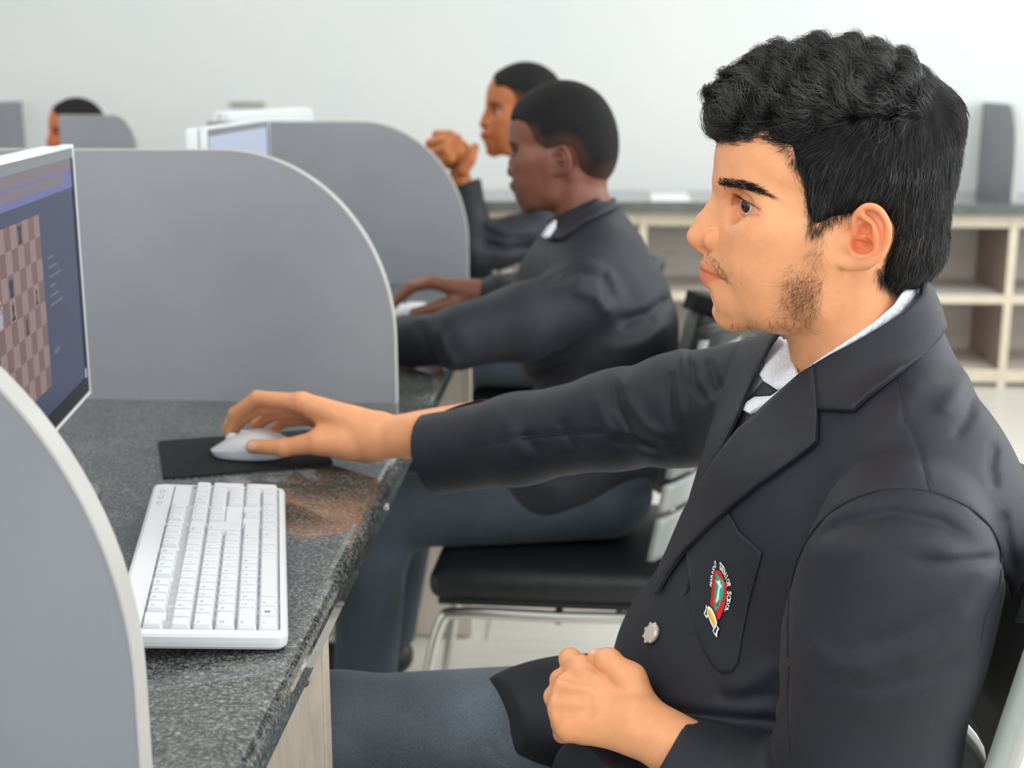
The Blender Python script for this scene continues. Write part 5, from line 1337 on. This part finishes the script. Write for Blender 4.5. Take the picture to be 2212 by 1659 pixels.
# ---- short-haired boy in the next booth
def short_haired_boy():
    xf = head_xf(-15, -7, 0, .955, (1216, 346), 2.50)
    nk = xf(np.array([HD(1812, 600), HD(1866, 850)]))
    T = Solid()
    T.add(Ell((-.015, 2.470, .790), (.135, .185, .190), rot_axes(ry=-12)), 0); T.add(Ell((.045, 2.470, .770), (.115, .180, .170)), .05); T.add(Ell((.008, 2.445, .570), (.130, .170, .145)), .06)
    T.add(Chain([(-.02, 2.330, .862), (.010, 2.42, .935), (.010, 2.54, .940), (-.02, 2.640, .862)], [.060, .052, .052, .060], .02), .05)
    T.add(Cone((.0, 2.485, .93), nk[0]*.55+nk[1]*.45+np.array((0, 0, -.012)), .085, .062), .04)
    A = [(-.015, 2.318, .865), (-.12, 2.270, .832), (-.225, 2.225, .815)]; A2 = [(-.225, 2.225, .812), (-.31, 2.262, .799), (-.40, 2.310, .796)]
    B = [(-.02, 2.645, .865), (-.07, 2.68, .815), (-.12, 2.665, .808)]; B2 = [(-.12, 2.650, .815), (-.185, 2.57, .828)]
    Bd = Solid(); Bd.add(Cone(nk[0], nk[1], .050, .050), 0); Bd.add(Chain([(0, 2.47, .88), (.02, 2.46, .60)], [.10, .12]), .04)
    Bd.add(Chain(B2+[(-.235, 2.575, .832)], [.030, .028, .026]), .01); hand_chain(Bd, (-.225, 2.573, .834), (-.315, 2.590, .852), (-.398, 2.600, .806), np.array((-.004, .021, -.002)), (0, 0, 1)); Bd.add(Chain([(-.25, 2.560, .822), (-.30, 2.548, .808), (-.345, 2.553, .796)], [.018, .013, .010]), .008)
    Bd.add(Chain([(-.38, 2.30, .793), (-.44, 2.35, .787)], [.028, .026]), .01); hand_chain(Bd, (-.44, 2.36, .787), (-.51, 2.40, .785), (-.58, 2.44, .770), np.array((.012, -.016, 0)), (0, 0, 1))
    J = Solid(); J.add(T, 0); J.add(Ell((-.10, 2.36, .505), (.17, .10, .085), rot_axes(ry=-8)), .04); J.add(Ell((-.08, 2.54, .500), (.17, .10, .08), rot_axes(ry=-8)), .04)
    J.sub(Cone(nk[0]+np.array((0, 0, .05)), nk[1], .050, .050), .004)
    J.add(Chain(A, [.066, .064, .054], .02), .014); J.add(Chain(A2, [.051, .041, .037], .02), .012); J.add(Chain(B, [.064, .060, .055], .02), .02); J.add(Chain(B2, [.052, .043], .02), .02)
    J.cut(Plane(nk[0]*.60+nk[1]*.40, (-.42, .1, .9)), .004)
    J.cut(Plane((-.275, 2.4, .46), (-.9, -.1, -.35)), .01) if False else None
    J.disp(pfold([([(1180, 620), (1250, 585), (1300, 600), (1330, 660)], -.010, 14), ([(1230, 620), (1290, 640), (1320, 690)], .008, 16), ([(1450, 640), (1400, 680), (1330, 700)], -.010, 14), ([(1455, 690), (1390, 740), (1300, 760)], .009, 18), ([(1440, 760), (1350, 800), (1250, 810)], -.010, 18), ([(1240, 780), (1150, 830), (1060, 860)], -.012, 14), ([(940, 700), (960, 760), (990, 800)], .006, 14), ([(900, 690), (925, 740), (950, 790)], -.006, 12), ([(1000, 900), (1100, 1000), (1250, 1080)], .008, 30), ([(1100, 900), (1200, 980), (1330, 1000)], -.009, 26), ([(1340, 560), (1390, 620), (1430, 700)], .004, 22)]))
    Tr = Solid()
    for hp, kn, an in (((.03, 2.36, .502), (-.385, 2.30, .470), (-.415, 2.28, .10)), ((.03, 2.54, .502), (-.36, 2.58, .475), (-.42, 2.62, .10))): Tr.add(Chain([hp, kn, np.asarray(kn)+(-.01, 0, -.05), an], [.085, .068, .066, .056], .03), .02)
    Tr.cut(lambda p: .085-p[:, 2], .002); st = RBox((-.055, 2.37, .375), (.245, .235, .0435), .012); Tr.sub(st, .004); J.sub(st, .004)
    def extra(o, j):
        S = Solid(); S.add(Cone(nk[0], nk[1], .0590, .0640), 0); S.cut(Plane(nk[0]*.66+nk[1]*.34+np.array((0, 0, -.02)), (-.42, .1, .9)), .003); S.cut(Plane(nk[0]*.2+nk[1]*.8, (0, 0, -1)), .003); S.cut(Plane(nk[0]*.5+nk[1]*.5, (1, 0, 0)), .003)
        v, f = polygonize(S, nk.min(0)-.09, nk.max(0)+.09, .0035); sh = mk('shirt', v, f, M['shirt'], o, True)
        sheet('shirt_collar', [(1206, 480), (1190, 492), (1176, 514), (1180, 519), (1192, 516), (1204, 498)], J, M['shirt'], sh, .004, .004, 6)
        sheet('collar', [(1326, 408), (1290, 428), (1240, 465), (1204, 500), (1190, 522), (1215, 520), (1262, 486), (1345, 446)], J, M['blazer_edge'], j, .002, .005, 8)
        shoe_parts(o, [(-.415, 2.28, .08), (-.42, 2.62, .08)], (-.17, 0, -.045))
    student('boy with close-cropped hair in a dark blazer resting his elbow on the granite desk', dark_skin('deep_brown_skin', srgb(126, 80, 64)), xf, Bd, J, ((-.66, 2.14, .38), (.20, 2.78, 1.12), (-.02, 2.45)), extra, Tr)
short_haired_boy()
# ---- girl with a fist at her mouth
def girl():
    xf = head_xf(13, 2, 0, .985, (1162, 262), 3.52)
    nk = xf(np.array([HD(1812, 600), HD(1866, 850)]))
    T = Solid(); T.add(Ell((-.085, 3.62, .785), (.120, .175, .185), rot_axes(ry=-10)), 0); T.add(Ell((-.06, 3.61, .57), (.13, .165, .145)), .06)
    T.add(Chain([(-.145, 3.475, .855), (-.10, 3.57, .925), (-.08, 3.68, .925), (-.07, 3.775, .865)], [.058, .05, .05, .058], .02), .05); T.add(Cone((-.09, 3.61, .92), nk[0]*.5+nk[1]*.5, .080, .058), .04)
    Bd = Solid(); Bd.add(Cone(nk[0], nk[0]*.3+nk[1]*.7, .045, .040), 0); Bd.add(Chain([(-.08, 3.61, .88), (-.03, 3.61, .58)], [.09, .11]), .04)
    fist = np.array(PY(974, 330, 3.44)); wr = np.array(PY(992, 378, 3.44)); Bd.add(Cone(np.array(PY(1012, 440, 3.42)), wr, .028, .026), .01)
    Bd.add(Ell(np.array(PY(984, 326, 3.445)), (.042, .034, .034), rot_axes(ry=25)), .02)
    for (mx, my), (kx, ky), yy in (((972, 294), (944, 292), 3.432), ((960, 306), (930, 310), 3.420), ((962, 324), (934, 332), 3.410), ((972, 342), (946, 352), 3.404)):
        m0, k = np.array(PY(mx, my, yy)), np.array(PY(kx, ky, yy+.012)); Bd.add(Chain([m0, k, k+np.array((.022, .036, -.006)), k+np.array((.050, .030, -.008))], [.0155, .0125, .0115, .010], .004), .006)
    Bd.add(Chain([np.array(PY(1000, 366, 3.415)), np.array(PY(1018, 344, 3.412)), np.array(PY(1026, 318, 3.43))], [.018, .0135, .011]), .008)
    J = Solid(); J.add(T, 0); J.sub(Cone(nk[0]+np.array((0, 0, .05)), nk[1], .046, .046), .004)
    J.add(Chain([(-.15, 3.465, .86), (-.24, 3.40, .825), (-.31, 3.37, .812)], [.062, .060, .055], .02), .014); J.add(Chain([(-.31, 3.37, .812), (-.318, 3.395, .90), np.array(PY(1006, 400, 3.435))], [.052, .047, .041], .02), .02)
    J.add(Chain([(-.07, 3.785, .865), (-.17, 3.80, .815), (-.30, 3.70, .806), (-.40, 3.66, .80)], [.06, .055, .05, .043], .02), .02)
    J.cut(Plane(nk[0]*.5+nk[1]*.5, (-.3, 0, .95)), .004)
    J.disp(pfold([([(1040, 480), (1090, 500), (1160, 500)], .010, 10), ([(1030, 520), (1090, 540), (1160, 530)], -.010, 10), ([(1060, 440), (1100, 450), (1150, 470)], -.008, 10)]))
    Tr = Solid()
    for hp, kn, an in (((-.04, 3.53, .505), (-.38, 3.50, .505), (-.38, 3.50, .10)), ((-.04, 3.70, .505), (-.38, 3.74, .50), (-.38, 3.74, .10))): Tr.add(Chain([hp, kn, an], [.085, .066, .055], .03), .02)
    Tr.cut(lambda p: .085-p[:, 2], .002); st = RBox((-.095, 3.62, .375), (.245, .235, .0435), .012); Tr.sub(st, .004); J.sub(st, .004)
    def extra(o, j): shoe_parts(o, [(-.38, 3.50, .08), (-.38, 3.74, .08)], (-.17, 0, -.045))
    student('girl with slicked-back black hair holding a fist to her mouth', dark_skin('warm_brown_skin', srgb(178, 108, 62)), xf, Bd, J, ((-.47, 3.27, .40), (.15, 3.90, 1.16), (-.1, 3.6)), extra, Tr)
girl()
# ---- student half hidden behind the small far partition
def far_student():
    xf = head_xf(38, 0, 0, .95, (196, 300), 4.72)
    nk = xf(np.array([HD(1812, 600), HD(1866, 850)])); c = nk[1]
    T = Solid(); T.add(Ell(c+np.array((.02, .02, -.20)), (.15, .17, .20)), 0); T.add(Ell(c+np.array((.03, .03, -.42)), (.15, .17, .17)), .06); T.add(Chain([c+np.array((-.12, -.13, -.10)), c+np.array((0, 0, -.02)), c+np.array((.13, .12, -.10))], [.055, .05, .055]), .05)
    J = Solid(); J.add(T, 0); J.add(Chain([c+np.array((-.12, -.13, -.11)), c+np.array((-.16, -.12, -.30)), c+np.array((-.14, -.26, -.33))], [.058, .052, .045], .02), .02); J.add(Chain([c+np.array((.13, .12, -.11)), c+np.array((.17, .02, -.30)), c+np.array((.08, -.22, -.33))], [.058, .052, .045], .02), .02)
    Bd = Solid(); Bd.add(Cone(nk[0], c, .048, .054), 0); Bd.add(Chain([c+np.array((.02, .02, -.08)), c+np.array((.03, .03, -.4))], [.09, .11]), .04)
    for h0 in (c+np.array((-.14, -.27, -.33)), c+np.array((.08, -.23, -.33))): hand_chain(Bd, h0, h0+np.array((0, -.07, .0)), h0+np.array((0, -.15, -.012)), np.array((.02, 0, 0)), (0, 0, 1))
    Tr = Solid()
    for s in (-1, 1): Tr.add(Chain([(c[0]+.03+s*.09, c[1]+.03, .50), (c[0]+.0+s*.11, c[1]-.36, .50), (c[0]+s*.11, c[1]-.36, .10)], [.085, .066, .055], .03), .02)
    Tr.cut(lambda p: .085-p[:, 2], .002)
    o = student('student whose forehead and cropped hair show above the small far partition', dark_skin('orange_brown_skin', srgb(190, 104, 58)), xf, Bd, J, (c+np.array((-.30, -.46, -.62)), c+np.array((.30, .28, .20)), tuple(c[:2])), lambda o, j: shoe_parts(o, [(c[0]-.11, c[1]-.36, .08), (c[0]+.11, c[1]-.36, .08)], (0, -.17, -.045)), Tr, h=.006)
    return c
FC = far_student()
